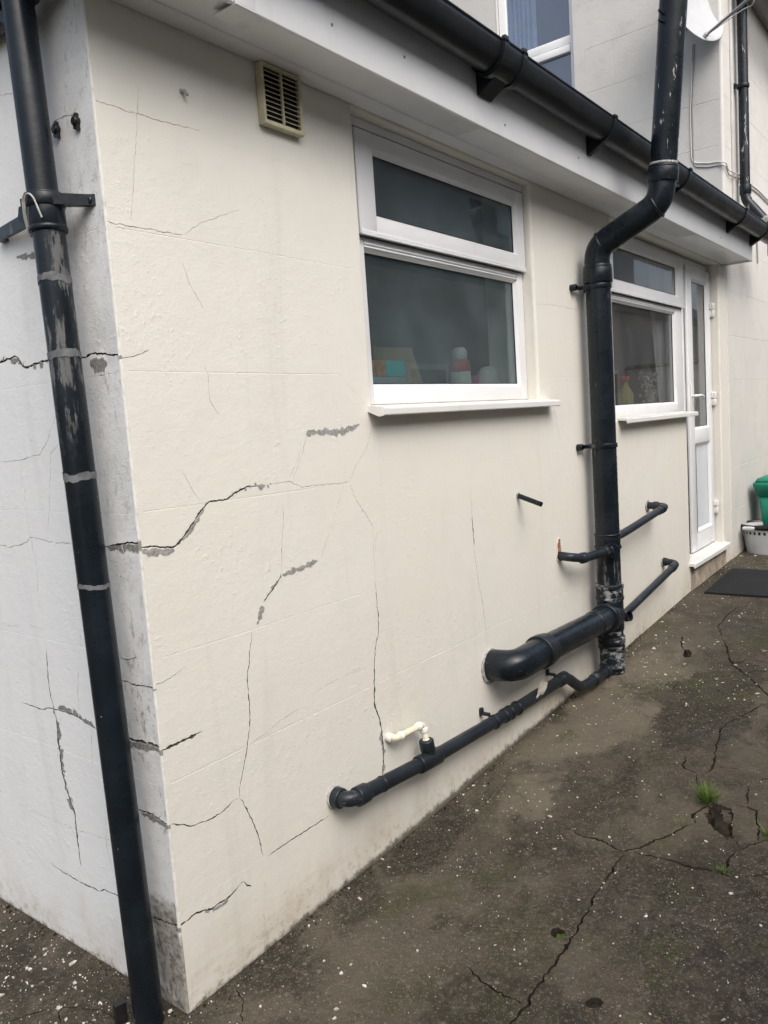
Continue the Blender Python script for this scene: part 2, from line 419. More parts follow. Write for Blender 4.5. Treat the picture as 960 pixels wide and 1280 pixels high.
black_pipe('black_peeling', .7, (1.46, 1.97), .50, .58, stretch=(34, 34, 6), grey=(.17, .17, .165))
black_pipe('black_scuffed', .85, None, .50, .60, stretch=(16, 16, 26), grey=(.32, .33, .33), rough=.5)
black_pipe('black_stack_top', .8, None, .60, .645, stretch=(26, 26, 7), grey=(.42, .42, .40))
simple('pipe_band', (.13, .135, .14), .6, .3, .3, 40)
simple('white_plastic', (.76, .755, .72), .4, .4, .08, 10)
simple('yellowed_plastic', (.72, .66, .50), .45, .4, .14, 30)
simple('vent_plastic', (.56, .52, .37), .5, .35, .16, 25)
simple('dark_void', (.01, .01, .01), .9, .1)
simple('brick_hole', (.36, .17, .10), .9, .1, .35, 60, .003, 120)
simple('paper', (.66, .62, .54), .8, .2, .1, 30)
simple('wire', (.40, .40, .38), .45, .5, .2, 60)
simple('cable', (.62, .61, .58), .5, .4, .1, 10)
simple('cable_grey', (.30, .29, .28), .5, .4, .1, 10)
simple('dish_white', (.47, .48, .49), .4, .4, .05, 6)
simple('green_plastic', (.005, .20, .125), .42, .45, .12, 8)
simple('basket_white', (.60, .62, .63), .4, .4, .08, 10)
simple('black_plastic', (.012, .012, .013), .4, .45, .2, 20)
simple('cardboard', (.42, .29, .16), .85, .15, .12, 12)
simple('teal_card', (.03, .50, .48), .6, .3, .1, 30)
simple('orange_card', (.62, .24, .08), .6, .3, .4, 40)
simple('grey_card', (.34, .36, .37), .6, .3, .08, 30)
simple('cream_plastic', (.66, .62, .55), .5, .4, .08, 20)
simple('red_plastic', (.45, .04, .05), .45, .4, .1, 20)
simple('yellow_plastic', (.34, .31, .08), .45, .4, .1, 20)
simple('magenta_card', (.42, .08, .22), .6, .3, .1, 20)
simple('lace', (.42, .40, .36), .9, .1, .2, 60)
simple('curtain', (.75, .75, .75), .9, .1, .12, 9)
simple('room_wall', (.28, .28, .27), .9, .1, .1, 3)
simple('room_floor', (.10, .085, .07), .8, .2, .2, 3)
simple('roof_felt', (.06, .06, .06), .9, .1, .3, 4)
simple('slate', (.07, .072, .08), .7, .3, .3, 6)
simple('steel', (.42, .43, .44), .35, .5, .1, 10, metal=.8)
t_ = simple('plinth', (.36, .31, .245), .85, .15, .35, 9, .004, 70)
simple('moss', (.06, .085, .02), .95, .1, .4, 120, .006, 200)

def mat_rubber():
    t = NT('mat_rubber', .85, .2)
    c = t.mix(t.ramp(t.noise(160, 4, .7), .4, .7), (.012, .013, .015), (.035, .037, .04))
    c = t.mix(t.mul(t.ramp(t.voro(40), .05, .09, True), t.ramp(t.noise(6, 3), .5, .55), .7), c, (.42, .42, .4))
    t.color(c)
    t.bump(t.noise(300, 3, .7), .6, .004)
    MAT['mat_rubber'] = t.m
mat_rubber()

def concrete():
    t = NT('concrete', .8, .3)
    x, y, z = t.xyz()
    n1 = t.noise(1.1, 5, .62, dist=.4)
    n2 = t.noise(3.6, 6, .66, dist=.3)
    n3 = t.noise(22, 4, .7)
    c = t.mix(t.ramp(n1, .38, .62), (0.027, 0.0225, 0.0155), (0.074, 0.061, 0.043))
    c = t.mix(t.mul(t.ramp(n2, .46, .66), .8), c, (0.096, 0.081, 0.058))
    nw = t.noise(4.4, 6, .65, t.mapping((1, 1, 1), (2, 7, 1)))
    def blob(cx_, cy_, rx, ry, warp=.5, e0=.5, e1=1.1):
        wx = t.math('ADD', x, t.math('MULTIPLY', t.math('SUBTRACT', n2, .5), warp*1.2))
        wy = t.math('ADD', y, t.math('MULTIPLY', t.math('SUBTRACT', nw, .5), warp))
        dx = t.math('MULTIPLY', t.math('SUBTRACT', wx, cx_), 1/rx)
        dy = t.math('MULTIPLY', t.math('SUBTRACT', wy, cy_), 1/ry)
        d2 = t.math('ADD', t.math('MULTIPLY', dx, dx), t.math('MULTIPLY', dy, dy))
        return t.ramp(d2, e0, e1, True)
    # dusty pale run along the wall, old damp and algae stains
    c = t.mix(t.mul(blob(2.2, -.24, 1.1, .24, .35), .8), c, (0.155, 0.133, 0.098))
    c = t.mix(t.mul(blob(.45, -.30, .30, .14, .3), .45), c, (0.0977, 0.0834, 0.0599))
    c = t.mix(t.mul(blob(2.5, -.62, .55, .20, .5, .82, 1.05), .75), c, (0.0104, 0.0090, 0.0048))
    c = t.mix(t.mul(blob(1.5, -.42, .55, .14, .5, .6, 1.05), .6), c, (0.0156, 0.0124, 0.0076))
    c = t.mix(t.mul(blob(.93, -.10, .20, .09, .2, .7, 1.05), .8), c, (0.0156, 0.0145, 0.0064))
    c = t.mix(t.mul(blob(1.0, -1.15, .6, .4, .6), .7), c, (0.0122, 0.0094, 0.0064))
    c = t.mix(t.mul(blob(.5, -.62, .35, .12, .4), .45), c, (0.0286, 0.0282, 0.0104))
    c = t.mix(t.mul(blob(3.6, -.55, .8, .16, .5, .8, 1.0), .6), c, (0.0217, 0.0197, 0.0112))
    c = t.mix(t.mul(t.ramp(t.noise(2.3, 7, .68, t.mapping((1, 1, 1), (7.3, 2.1, 0)), .5), .50, .62), .75), c, (0.0178, 0.0150, 0.0102))
    c = t.mix(t.mul(t.ramp(t.noise(1.7, 7, .7, t.mapping((1, 1, 1), (-4.3, 9.1, 0)), .6), .55, .66), .6), c, (0.0294, 0.0310, 0.0106))
    c = t.mix(t.mul(t.ramp(n3, .42, .7), .4), c, (0.098, 0.084, 0.064))
    c = t.mix(t.mul(t.ramp(t.noise(140, 4, .7), .5, .7), .5), c, (0.0174, 0.0145, 0.0104))
    c = t.mix(t.mul(t.ramp(t.noise(75, 4, .75), .52, .66), .55), c, (.125, .108, .083))
    c = t.mix(t.mul(t.ramp(t.noise(2.9, 5, .7, t.mapping((1, 1, 1), (11, -3, 0)), .5), .54, .64), t.ramp(t.noise(48, 4, .7), .4, .6), .75), c, (.045, .050, .016))
    # exposed aggregate
    v = t.voro(95)
    vc = t.voro(95, 'F1', 'Color')
    sepc = t.n.new('ShaderNodeSeparateColor')
    t.l.new(vc, sepc.inputs[0])
    agg = t.mul(t.ramp(v, .30, .36, True), t.ramp(sepc.outputs[0], .62, .68))
    agc = t.mix(sepc.outputs[1], (0.0595, 0.0457, 0.0301), (0.1785, 0.1582, 0.1232))
    c = t.mix(t.mul(agg, t.ramp(t.noise(2.6, 3), .36, .55), .75), c, agc)
    v2 = t.voro(210)
    vc2 = t.voro(210, 'F1', 'Color')
    s2 = t.n.new('ShaderNodeSeparateColor')
    t.l.new(vc2, s2.inputs[0])
    ag2 = t.mul(t.ramp(v2, .24, .32, True), t.ramp(s2.outputs[0], .60, .68))
    c = t.mix(t.mul(ag2, t.ramp(t.noise(3.1, 3), .3, .6), .85), c, (0.1963, 0.1758, 0.1423))
    v3 = t.voro(38)
    vc3 = t.voro(38, 'F1', 'Color')
    s3 = t.n.new('ShaderNodeSeparateColor')
    t.l.new(vc3, s3.inputs[0])
    ag3 = t.mul(t.ramp(v3, .22, .28, True), t.ramp(s3.outputs[0], .86, .9))
    c = t.mix(t.mul(ag3, .7), c, t.mix(s3.outputs[1], (0.1011, 0.0674, 0.0328), (0.1547, 0.1407, 0.1150)))
    t.color(c)
    wet = t.ramp(t.noise(1.4, 5, .6, t.mapping((1, 1, 1), (3.1, 5.7, 0))), .48, .66)
    t.roughness(t.math('SUBTRACT', .88, t.math('MULTIPLY', wet, .30)))
    t.bump(t.noise(7, 4, .65), .5, .012)
    t.bump(t.noise(60, 3, .7), .9, .006)
    t.bump(t.math('MULTIPLY', v, -1.0), .5, .003)
    MAT['concrete'] = t.m
concrete()

def glass(name, tint, haze_refl, ior=1.5, haze_refl_col=(.55, .6, .6)):
    mt = bpy.data.materials.new(name)
    mt.use_nodes = True
    n, l = mt.node_tree.nodes, mt.node_tree.links
    n.clear()
    out = n.new('ShaderNodeOutputMaterial')
    tr = n.new('ShaderNodeBsdfTransparent')
    tr.inputs[0].default_value = tint + (1,)
    gl = n.new('ShaderNodeBsdfGlossy')
    gl.inputs['Roughness'].default_value = .015
    gl.inputs['Color'].default_value = (.95, .97, 1, 1)
    df = n.new('ShaderNodeBsdfDiffuse')
    df.inputs['Color'].default_value = haze_refl_col + (1,)  # diffuse veil for hazy glass and for reflections painted in as colour
    geo = n.new('ShaderNodeNewGeometry')
    nz = n.new('ShaderNodeTexNoise')
    nz.inputs['Scale'].default_value = 4
    nz.inputs['Detail'].default_value = 5
    l.new(geo.outputs['Position'], nz.inputs['Vector'])
    mr = n.new('ShaderNodeMath')
    mr.operation = 'MULTIPLY'
    mr.inputs[1].default_value = haze_refl*2
    l.new(nz.outputs['Fac'], mr.inputs[0])
    mh = n.new('ShaderNodeMixShader')
    l.new(mr.outputs[0], mh.inputs[0])
    l.new(tr.outputs[0], mh.inputs[1])
    l.new(df.outputs[0], mh.inputs[2])
    # Schlick reflectance, the same from either face of the pane
    dt = n.new('ShaderNodeVectorMath')
    dt.operation = 'DOT_PRODUCT'
    l.new(geo.outputs['Incoming'], dt.inputs[0])
    l.new(geo.outputs['Normal'], dt.inputs[1])
    def mth(op, a, b=0.0):
        k = n.new('ShaderNodeMath')
        k.operation = op
        for i_, q_ in enumerate((a, b)):
            if isinstance(q_, (int, float)):
                k.inputs[i_].default_value = q_
            else:
                l.new(q_, k.inputs[i_])
        return k
    f0 = ((ior-1)/(ior+1))**2
    om = mth('SUBTRACT', 1.0, mth('ABSOLUTE', dt.outputs['Value']).outputs[0])
    fr = mth('ADD', mth('MULTIPLY', mth('POWER', om.outputs[0], 5.0).outputs[0], 1-f0).outputs[0], f0)
    bp = n.new('ShaderNodeBump')
    bp.inputs['Strength'].default_value = .04
    bp.inputs['Distance'].default_value = .01
    n2 = n.new('ShaderNodeTexNoise')
    n2.inputs['Scale'].default_value = 3
    n2.inputs['Detail'].default_value = 1
    l.new(geo.outputs['Position'], n2.inputs['Vector'])
    l.new(n2.outputs['Fac'], bp.inputs['Height'])
    l.new(bp.outputs[0], gl.inputs['Normal'])
    mx = n.new('ShaderNodeMixShader')
    l.new(fr.outputs[0], mx.inputs[0])
    l.new(mh.outputs[0], mx.inputs[1])
    l.new(gl.outputs[0], mx.inputs[2])
    l.new(mx.outputs[0], out.inputs['Surface'])
    MAT[name] = mt
glass('glass_hazy', (.66, .72, .73), .10, 1.5, (.37, .46, .49))
glass('glass_clear', (.74, .76, .76), .075, 1.55, (.46, .45, .43))  # grey-brown veil paints the reflection of the buildings opposite into the pane
glass('glass_sky_tint', (.66, .72, .8), .05, 2.3, (.42, .5, .62))  # blue tint and veil paint the sky's reflection into the upstairs panes

def leaf():
    t = NT('grass_blade', .6, .3)
    c = t.mix(t.ramp(t.noise(60, 3), .3, .7), (.055, .12, .018), (.14, .20, .035))
    t.color(c)
    MAT['grass_blade'] = t.m
leaf()

def chips():
    t = NT('paint_chips', .7, .25)
    t.color(t.mix(t.ramp(t.noise(35, 3, .7), .4, .62), (.70, .68, .62), (.40, .37, .32)))
    MAT['paint_chips'] = t.m
chips()

def neighbour():
    t = NT('neighbour_render', .9, .1)
    t.color(t.mix(t.ramp(t.noise(1.4, 6, .65, t.mapping((1.6, 1.6, .5))), .35, .7), (.42, .40, .37), (.54, .52, .49)))  # tone raised to bounce light onto the soffit and into the glass
    t.bump(t.noise(50, 4), .4, .004)
    MAT['neighbour_render'] = t.m
neighbour()

# ------------------------------------------------------------------ mesh helpers
class MB:
    def __init__(s):
        s.v, s.f, s.sm = [], [], []
    def add(s, vs, fs, smooth=False):
        b = len(s.v)
        s.v += [tuple(v) for v in vs]
        for f in fs:
            s.f.append(tuple(b+i for i in f))
            s.sm.append(smooth)
        return s
    def box(s, a, b, bev=0):
        x0, y0, z0 = [min(p, q) for p, q in zip(a, b)]
        x1, y1, z1 = [max(p, q) for p, q in zip(a, b)]
        if not bev:
            vs = [(x, y, z) for x in (x0, x1) for y in (y0, y1) for z in (z0, z1)]
            s.add(vs, [(0, 1, 3, 2), (4, 6, 7, 5), (0, 4, 5, 1), (2, 3, 7, 6), (0, 2, 6, 4), (1, 5, 7, 3)])
            return s
        bm = bmesh.new()
        bmesh.ops.create_cube(bm, size=1)
        for v in bm.verts:
            v.co = Vector((x0+(v.co.x+.5)*(x1-x0), y0+(v.co.y+.5)*(y1-y0), z0+(v.co.z+.5)*(z1-z0)))
        bev = min(bev, .45*min(x1-x0, y1-y0, z1-z0))
        bmesh.ops.bevel(bm, geom=bm.edges[:], offset=bev, segments=2, affect='EDGES', profile=.5)
        bm.verts.index_update()
        s.add([v.co[:] for v in bm.verts], [[v.index for v in f.verts] for f in bm.faces], True)
        bm.free()
        return s
    def prism(s, prof, axis, a, b):
        """prof: 2D outline, extruded along axis from a to b (other two axes in order)"""
        n = len(prof)
        def mk(p, t):
            if axis == 'x': return (t, p[0], p[1])
            if axis == 'y': return (p[0], t, p[1])
            return (p[0], p[1], t)
        vs = [mk(p, a) for p in prof] + [mk(p, b) for p in prof]
        fs = [(i, (i+1) % n, n+(i+1) % n, n+i) for i in range(n)] + [tuple(range(n))[::-1], tuple(range(n, 2*n))]
        return s.add(vs, fs)
    def tube(s, path, r, seg=20, cap=True, inner=None):
        pts = [Vector(p) for p in path]
        n = len(pts)
        rs = r if isinstance(r, (list, tuple)) else [r]*n
        tans = []
        for i in range(n):
            t = (pts[min(i+1, n-1)]-pts[max(i-1, 0)])
            tans.append(t.normalized())
        ref = Vector((0, 0, 1)) if abs(tans[0].z) < .9 else Vector((1, 0, 0))
        nrm = (ref - tans[0]*ref.dot(tans[0])).normalized()
        vs, fs = [], []
        for i in range(n):
            nrm = (nrm - tans[i]*nrm.dot(tans[i])).normalized()
            bi = tans[i].cross(nrm)
            for k in range(seg):
                a = 2*math.pi*k/seg
                vs.append(pts[i] + (nrm*math.cos(a)+bi*math.sin(a))*rs[i])
        for i in range(n-1):
            for k in range(seg):
                k2 = (k+1) % seg
                fs.append((i*seg+k, i*seg+k2, (i+1)*seg+k2, (i+1)*seg+k))
        s.add(vs, fs, True)
        if cap:
            s.add(vs[:seg], [tuple(range(seg))[::-1]])
            s.add(vs[-seg:], [tuple(range(seg))])
        return s
    def lathe(s, prof, c=(0, 0, 0), seg=32, sx=1, sy=1):
        vs, fs = [], []
        for (r, z) in prof:
            for k in range(seg):
                a = 2*math.pi*k/seg
                vs.append((c[0]+r*sx*math.cos(a), c[1]+r*sy*math.sin(a), c[2]+z))
        for i in range(len(prof)-1):
            for k in range(seg):
                k2 = (k+1) % seg
                fs.append((i*seg+k, i*seg+k2, (i+1)*seg+k2, (i+1)*seg+k))
        return s.add(vs, fs, True)
    def build(s, name, mat, parent=None, fix=True):
        me = bpy.data.meshes.new(name)
        me.from_pydata(s.v, [], s.f)
        me.materials.append(MAT[mat])
        me.polygons.foreach_set('use_smooth', s.sm)
        if fix:
            bm = bmesh.new()
            bm.from_mesh(me)
            bmesh.ops.recalc_face_normals(bm, faces=bm.faces[:])
            bm.to_mesh(me)
            bm.free()
        me.update()
        return link(name, me, parent)

def link(name, data, parent=None):
    o = bpy.data.objects.new(name, data)
    COL.objects.link(o)
    if parent is not None:
        o.parent = parent
        o.matrix_parent_inverse = Matrix.Translation(-Vector(parent.get('_org', (0, 0, 0))))
    return o

def thing(name, label, cat, loc=(0, 0, 0), group=None):
    o = bpy.data.objects.new(name, None)
    o.empty_display_size = .05
    COL.objects.link(o)
    o.location = loc
    o['_org'] = tuple(loc)
    return tag(o, label, cat, group)

def tag(o, label, cat, group=None):
    o['label'] = label
    o['category'] = cat
    if group:
        o['group'] = group
    return o

def struct(o):
    o['kind'] = 'structure'
    return o

def stuff(o, label, cat):
    o['kind'] = 'stuff'
    return tag(o, label, cat)

def fillet(pts, rad, n=7):
    pts = [Vector(p) for p in pts]
    rr = rad if isinstance(rad, (list, tuple)) else [rad]*len(pts)
    out = [pts[0]]
    for i in range(1, len(pts)-1):
        p, a, b = pts[i], pts[i-1], pts[i+1]
        da, db = (a-p), (b-p)
        d = min(rr[i], da.length*.49, db.length*.49)
        A, B = p+da.normalized()*d, p+db.normalized()*d
        for k in range(n+1):
            t = k/n
            out.append(A*(1-t)**2 + p*2*t*(1-t) + B*t*t)
    out.append(pts[-1])
    return out

def ring(mb, c, axis, r, h, seg=24, lip=.004):
    """a collar of radius r, length h, centred on c along axis"""
    a = Vector(axis).normalized()
    c = Vector(c)
    mb.tube([c-a*h/2, c-a*(h/2-lip*.3), c-a*(h/2-lip), c+a*(h/2-lip), c+a*(h/2-lip*.3), c+a*h/2],
            [r-lip, r-lip*.3, r, r, r-lip*.3, r-lip], seg)
    return mb

def gz(x, y=0):
    xs = [-60, 0, 1.2, 4.2, 6, 9, 80]
    zs = [0, 0, .03, .195, .25, .30, .30]
    for i in range(len(xs)-1):
        if x <= xs[i+1]:
            t = (x-xs[i])/(xs[i+1]-xs[i])
            return zs[i]+t*(zs[i+1]-zs[i])
    return .3

# ---- a flat sheet triangulated around cracks, joints and openings
PRI = {'d': 3, 'p': 3, 'f': 2, 'h': 2.5, 'j': 0}

def refine(pts, step, jit, rnd):
    out = []
    walk = 0.0
    for i in range(len(pts)-1):
        a, b = Vector(pts[i]), Vector(pts[i+1])
        L = (b-a).length
        n = max(1, int(L/step))
        nn = Vector((-(b-a).y, (b-a).x)).normalized() if L > 0 else Vector((0, 0))
        for k in range(n):
            p = a.lerp(b, k/n)
            if k:
                walk = walk*.6 + rnd.uniform(-jit, jit)
                p = p + nn*walk
            out.append(p)
    out.append(Vector(pts[-1]))
    return out

def sheet(outline, holes, cracks, rnd, step=.0065, jit=.0016, steiner=(), mode='wall'):
    V, E, F, D, meta = [], [], [], [], []
    def av(p, d=0.0):
        V.append(Vector((p[0], p[1])))
        D.append(d)
        return len(V)-1
    def loop(pts):
        ids = [av(p) for p in pts]
        return ids
    F.append(loop(outline)); meta.append(('outline', None))
    for h in holes:
        F.append(loop(h)); meta.append(('hole', None))
    cen = []
    for ci, (kind, w, d, pts) in enumerate(cracks):
        if kind == 'p':
            ar = sum(pts[i-1][0]*pts[i][1]-pts[i][0]*pts[i-1][1] for i in range(len(pts)))
            if ar < 0:
                pts = list(pts)[::-1]
            q = [Vector(p) for p in pts]
            for _ in range(3):
                q = [w_ for i in range(len(q)) for w_ in (q[i-1].lerp(q[i], .25), q[i-1].lerp(q[i], .75))]
            c = sum(q, Vector((0, 0)))/len(q)
            q = [c+(p-c)*(1+.22*noise.noise(Vector((p.x*60, p.y*60, 3)))+.12*noise.noise(Vector((p.x*170, p.y*170, 9)))) for p in q]
            ids = [av(p) for p in q]
            c = sum(q, Vector((0, 0)))/len(q)
            ids2 = [av(c.lerp(p, .72), d/1000*rnd.uniform(.6, 1.2)) for p in q]
            F.append(ids); meta.append((kind, ci))
            n = len(ids2)
            for i in range(n):
                E.append((ids2[i], ids2[(i+1) % n]))
            continue
        st = .25 if kind == 'j' else step*.8
        q = refine(pts, st, 0 if kind == 'j' else jit, rnd)
        n = len(q)
        Ls, Rs, Cs = [], [], []
        phase = rnd.uniform(0, 100)
        for i in range(n):
            t = (q[min(i+1, n-1)]-q[max(i-1, 0)])
            t = t.normalized() if t.length else Vector((1, 0))
            nn = Vector((-t.y, t.x))
            if kind == 'j':
                env = 1
            else:
                env = min(1, (7 if kind == 'f' else 5)*min(i, n-1-i)/max(1, n-1)) ** .5
                env *= .72+.6*noise.noise(Vector((phase+i*.31, 0, 0)))+(rnd.uniform(-.2, .2) if kind != 'f' else 0)
                if kind == 'f': env = min(env*1.8, 1.7)
                elif kind == 'd' and mode == 'wall': env *= .98
                elif mode == 'ground': env *= max(.12, 1+1.5*noise.noise(Vector((phase+i*.09, 7, 0))))
            ww = max(.0004, w/2000*env)
            if i in (0, n-1) and kind != 'j':
                c = av(q[i]); Ls.append(c); Rs.append(c); Cs.append(c)
                continue
            wl_, wr_ = (ww*rnd.uniform(.8, 1.2), ww*rnd.uniform(.8, 1.2))
            if kind == 'f':
                wl_ = ww*(1+.55*noise.noise(Vector((phase+i*.35, 3, 0)))+.22*noise.noise(Vector((phase+i*1.3, 5, 0))))
                wr_ = ww*(1+.75*noise.noise(Vector((phase+i*.28, 9, 0)))+.30*noise.noise(Vector((phase+i*1.1, 7, 0))))
            dd = d/1000*(rnd.uniform(.6, 1.2))
            Ls.append(av(q[i]+nn*wl_))
            Rs.append(av(q[i]-nn*wr_))
            Cs.append(av(q[i], -.0002 if kind == 'f' else dd))
        for i in range(n-1):
            E.append((Cs[i], Cs[i+1]))
            cen.append((q[i], q[i+1], D[Cs[i]], D[Cs[i+1]]))
        if kind == 'j':
            poly = Rs + Ls[::-1]
        else:
            poly = Rs + Ls[1:-1][::-1]
        F.append(poly); meta.append((kind, ci))
    for p in steiner:
        av(p)
    vo, eo, fo, ov, oe, of = delaunay_2d_cdt(V, E, F, 1, 1e-6)
    depth = []
    for i, v in enumerate(vo):
        if ov[i]:
            depth.append(max((D[k] for k in ov[i]), key=abs))
        else:
            best = 0.0
            for a, b, da, db in cen:
                if abs(v.x-a.x) > .4 or abs(v.y-a.y) > .4:
                    continue
                ab = b-a
                L2 = ab.length_squared
                if L2 == 0:
                    continue
                t = (v-a).dot(ab)/L2
                if -1e-4 <= t <= 1+1e-4 and (a+ab*t-v).length < 2e-5:
                    dd = da+(db-da)*t
                    if abs(dd) > abs(best):
                        best = dd
            depth.append(best)
    groups = {}
    for f, o in zip(fo, of):
        ms = [meta[k] for k in o]
        kinds = [q[0] for q in ms]
        if 'outline' not in kinds or 'hole' in kinds:
            continue
        best = None
        for k, ci in ms:
            if k in ('d', 'p', 'h', 'f'):
                if best is None or PRI[k] > PRI[best[0]]:
                    best = (k, ci)
        groups.setdefault(best, []).append(f)
    return vo, depth, groups

def sheet_objects(res, to3d, wall_name, wall_mat, parent, mats, flip=False, labels=None):
    vo, depth, groups = res
    wall = None
    for key in sorted(groups, key=lambda k: (k is not None, str(k))):
        fs = groups[key]
        mp, vs, out = {}, [], []
        for f in fs:
            g = []
            for i in f:
                if i not in mp:
                    mp[i] = len(vs)
                    vs.append(to3d(vo[i].x, vo[i].y, depth[i]))
                g.append(mp[i])
            out.append(g[::-1] if flip else g)
        mb = MB()
        mb.add(vs, out)
        if key is None:
            wall = mb.build(wall_name, wall_mat, parent, fix=False)
        else:
            nm = {'d': 'crack', 'h': 'hairline_crack', 'f': 'crack_filler', 'p': 'pit'}[key[0]]
            o = mb.build(nm, mats[key[0]], wall, fix=False)
            if key[0] == 'f':
                at = o.data.attributes.new('core', 'FLOAT', 'POINT')
                inv = {b: a for a, b in mp.items()}
                for i in range(len(vs)):
                    at.data[i].value = 1.0 if abs(depth[inv[i]]) > 1e-5 else 0.0
    return wall

rnd = random.Random(7)
SOFFIT = 2.44
WT = 2.60
# ================================================================== GROUND
def height(x, y):
    n = noise.noise(Vector((x*.8, y*.8, 3.1)))*.014 + noise.noise(Vector((x*3.1, y*3.1, 8)))*.005
    fade = min(1, max(0, -y/.12)) if x > 0 else min(1, max(0, -x/.12))
    return gz(x)+n*fade
st = []
for i in range(-16, 90):
    for j in range(-34, 22):
        x, y = i*.11, j*.11
        if -1.4 < x < 5.8 and -2.1 < y < 1.6:
            st.append((x+rnd.uniform(-.03, .03), y+rnd.uniform(-.03, .03)))
for i in range(-12, 40):
    for j in range(-16, 24):
        x, y = i*.6+.02, j*.6+.03
        if not (-1.4 < x < 5.8 and -2.1 < y < 1.6):
            st.append((x, y))
res = sheet([(-90, -90), (90, -90), (90, 90), (-90, 90)], [], [(k, w*.5, d, p) for k, w, d, p in GROUND_CRACKS], rnd, .012, .0045, st, 'ground')
ground = sheet_objects(res, lambda u, v, d: (u, v, height(u, v)-d), 'ground', 'concrete', None,
                       {'d': 'ground_crack', 'p': 'ground_crack', 'h': 'ground_crack', 'f': 'filler'})
struct(ground)

# ================================================================== EXTENSION
ext = thing('house_extension', 'cream painted single storey extension with cracked walls and white window frames', 'building', (0, 0, 0))
# course lines showing through the paint
joints = []
for z, x1 in ((.275, 5.2), (.60, 4.2), (.915, 4.2), (1.273, 4.2), (1.603, .92)):
    pts = [(.02, z+.003)]
    x = .02
    while x < x1-.3:
        x += .25
        pts.append((x, z+rnd.uniform(-.003, .003)))
    for k in range(0, len(pts)-3, 3):
        if rnd.random() < .78:
            joints.append(('j', rnd.choice((3, 4, 5)), rnd.uniform(.3, .75), pts[k:k+4]))
for z, x0, x1 in ((1.603, 2.15, 2.98), (1.93, 2.15, 2.98), (1.93, .03, .9), (2.19, .35, .9)):
    joints.append(('j', 3.5, .5, [(x0, z), ((x0+x1)/2, z+.002), (x1, z)]))


RB = .014   # bull-nosed reveal
W1 = [(.928, 1.507), (2.12, 1.507), (2.12, 2.424), (.928, 2.424)]
W2 = [(3.02, 1.385), (4.24, 1.385), (4.24, .355), (5.075, .355), (5.075, 2.424), (3.02, 2.424)]
def outset(poly, r):
    n, out = len(poly), []
    for i in range(n):
        p, a, b = Vector(poly[i]), Vector(poly[i-1]), Vector(poly[(i+1) % n])
        d1, d2 = (p-a).normalized(), (b-p).normalized()
        out.append((p.x+r*(d1.y+d2.y), p.y-r*(d1.x+d2.x)))
    return out
E0 = .006
main_out = [(E0, -.06), (5.27, -.06), (5.27, WT), (E0, WT)]
res = sheet(main_out, [outset(W1, RB), outset(W2, RB)], MAIN_CRACKS+joints, rnd)
wall_main = sheet_objects(res, lambda u, v, d: (u, d, v), 'wall', 'cream_paint', ext,
                          {'d': 'crack_dirt_shade', 'h': 'hairline', 'f': 'smear_cream', 'p': 'brick_hole'})
wall_main['label'] = 'cream painted wall with stepped cracks and grey filler'
sj = []
for z in (.60, .915, 1.273, 1.603, 1.93):
    sj.append(('j', 3.5, .4, [(.03, z), (.6, z+.004), (1.2, z), (2.4, z)]))
res = sheet([(E0, -.06), (4.0, -.06), (4.0, WT), (E0, WT)], [], SIDE_CRACKS+sj, rnd)
wall_side = sheet_objects(res, lambda u, v, d: (d, u, v), 'side_wall', 'white_paint', ext,
                          {'d': 'crack_dirt_shade', 'h': 'hairline', 'f': 'smear_white', 'p': 'brick_hole'}, flip=True)
wall_side['label'] = 'whiter side wall with dark cracks and a grimy edge'
# worn corner
mb = MB()
vs, fs = [], []
NZ, NA = 520, 4
for i in range(NZ+1):
    z = -.06+(WT+.06)*i/NZ
    for k in range(NA+1):
        a = math.pi/2*k/NA
        rr = .9+.5*noise.noise(Vector((z*26, k*.5, 1)))+.35*noise.noise(Vector((z*70, k*.9, 5)))
        if .0 < z < .24: rr += .5*noise.noise(Vector((z*40, k*.6, 9)))
        rr = max(.35, min(1.35, rr))
        if k in (0, NA):
            p = (E0, 0) if k == NA else (0, E0)
        else:
            cx, cy = E0, E0
            p = (cx-E0*math.cos(a)*(1+.45*(rr-.8)), cy-E0*math.sin(a)*(1+.45*(rr-.8)))
        vs.append((p[0], p[1], z))
for i in range(NZ):
    for k in range(NA):
        a = i*(NA+1)+k
        fs.append((a, a+1, a+NA+2, a+NA+1))
mb.add(vs, fs, True)
mb.build('corner_edge', 'arris_paint', ext, fix=False)

def reveal(poly, r, depth, name):
    ring_ = []
    NS = 5
    n = len(poly)
    for k in range(NS+1):
        a = math.pi/2*k/NS
        q = outset(poly, r*(1-math.sin(a)))
        ring_.append([(p[0], r*(1-math.cos(a)), p[1]) for p in q])
    ring_.append([(p[0], depth, p[1]) for p in poly])
    mb = MB()
    vs = [p for rg in ring_ for p in rg]
    fs = []
    for k in range(len(ring_)-1):
        for i in range(n):
            i2 = (i+1) % n
            fs.append((k*n+i, (k+1)*n+i, (k+1)*n+i2, k*n+i2))
    for k, f in enumerate(fs):
        mb.add([vs[j] for j in f], [(0, 1, 2, 3)])
    return mb.build(name, 'cream_paint', ext, fix=False)
reveal(W1, RB, .24, 'reveal')
reveal(W2, RB, .24, 'reveal')
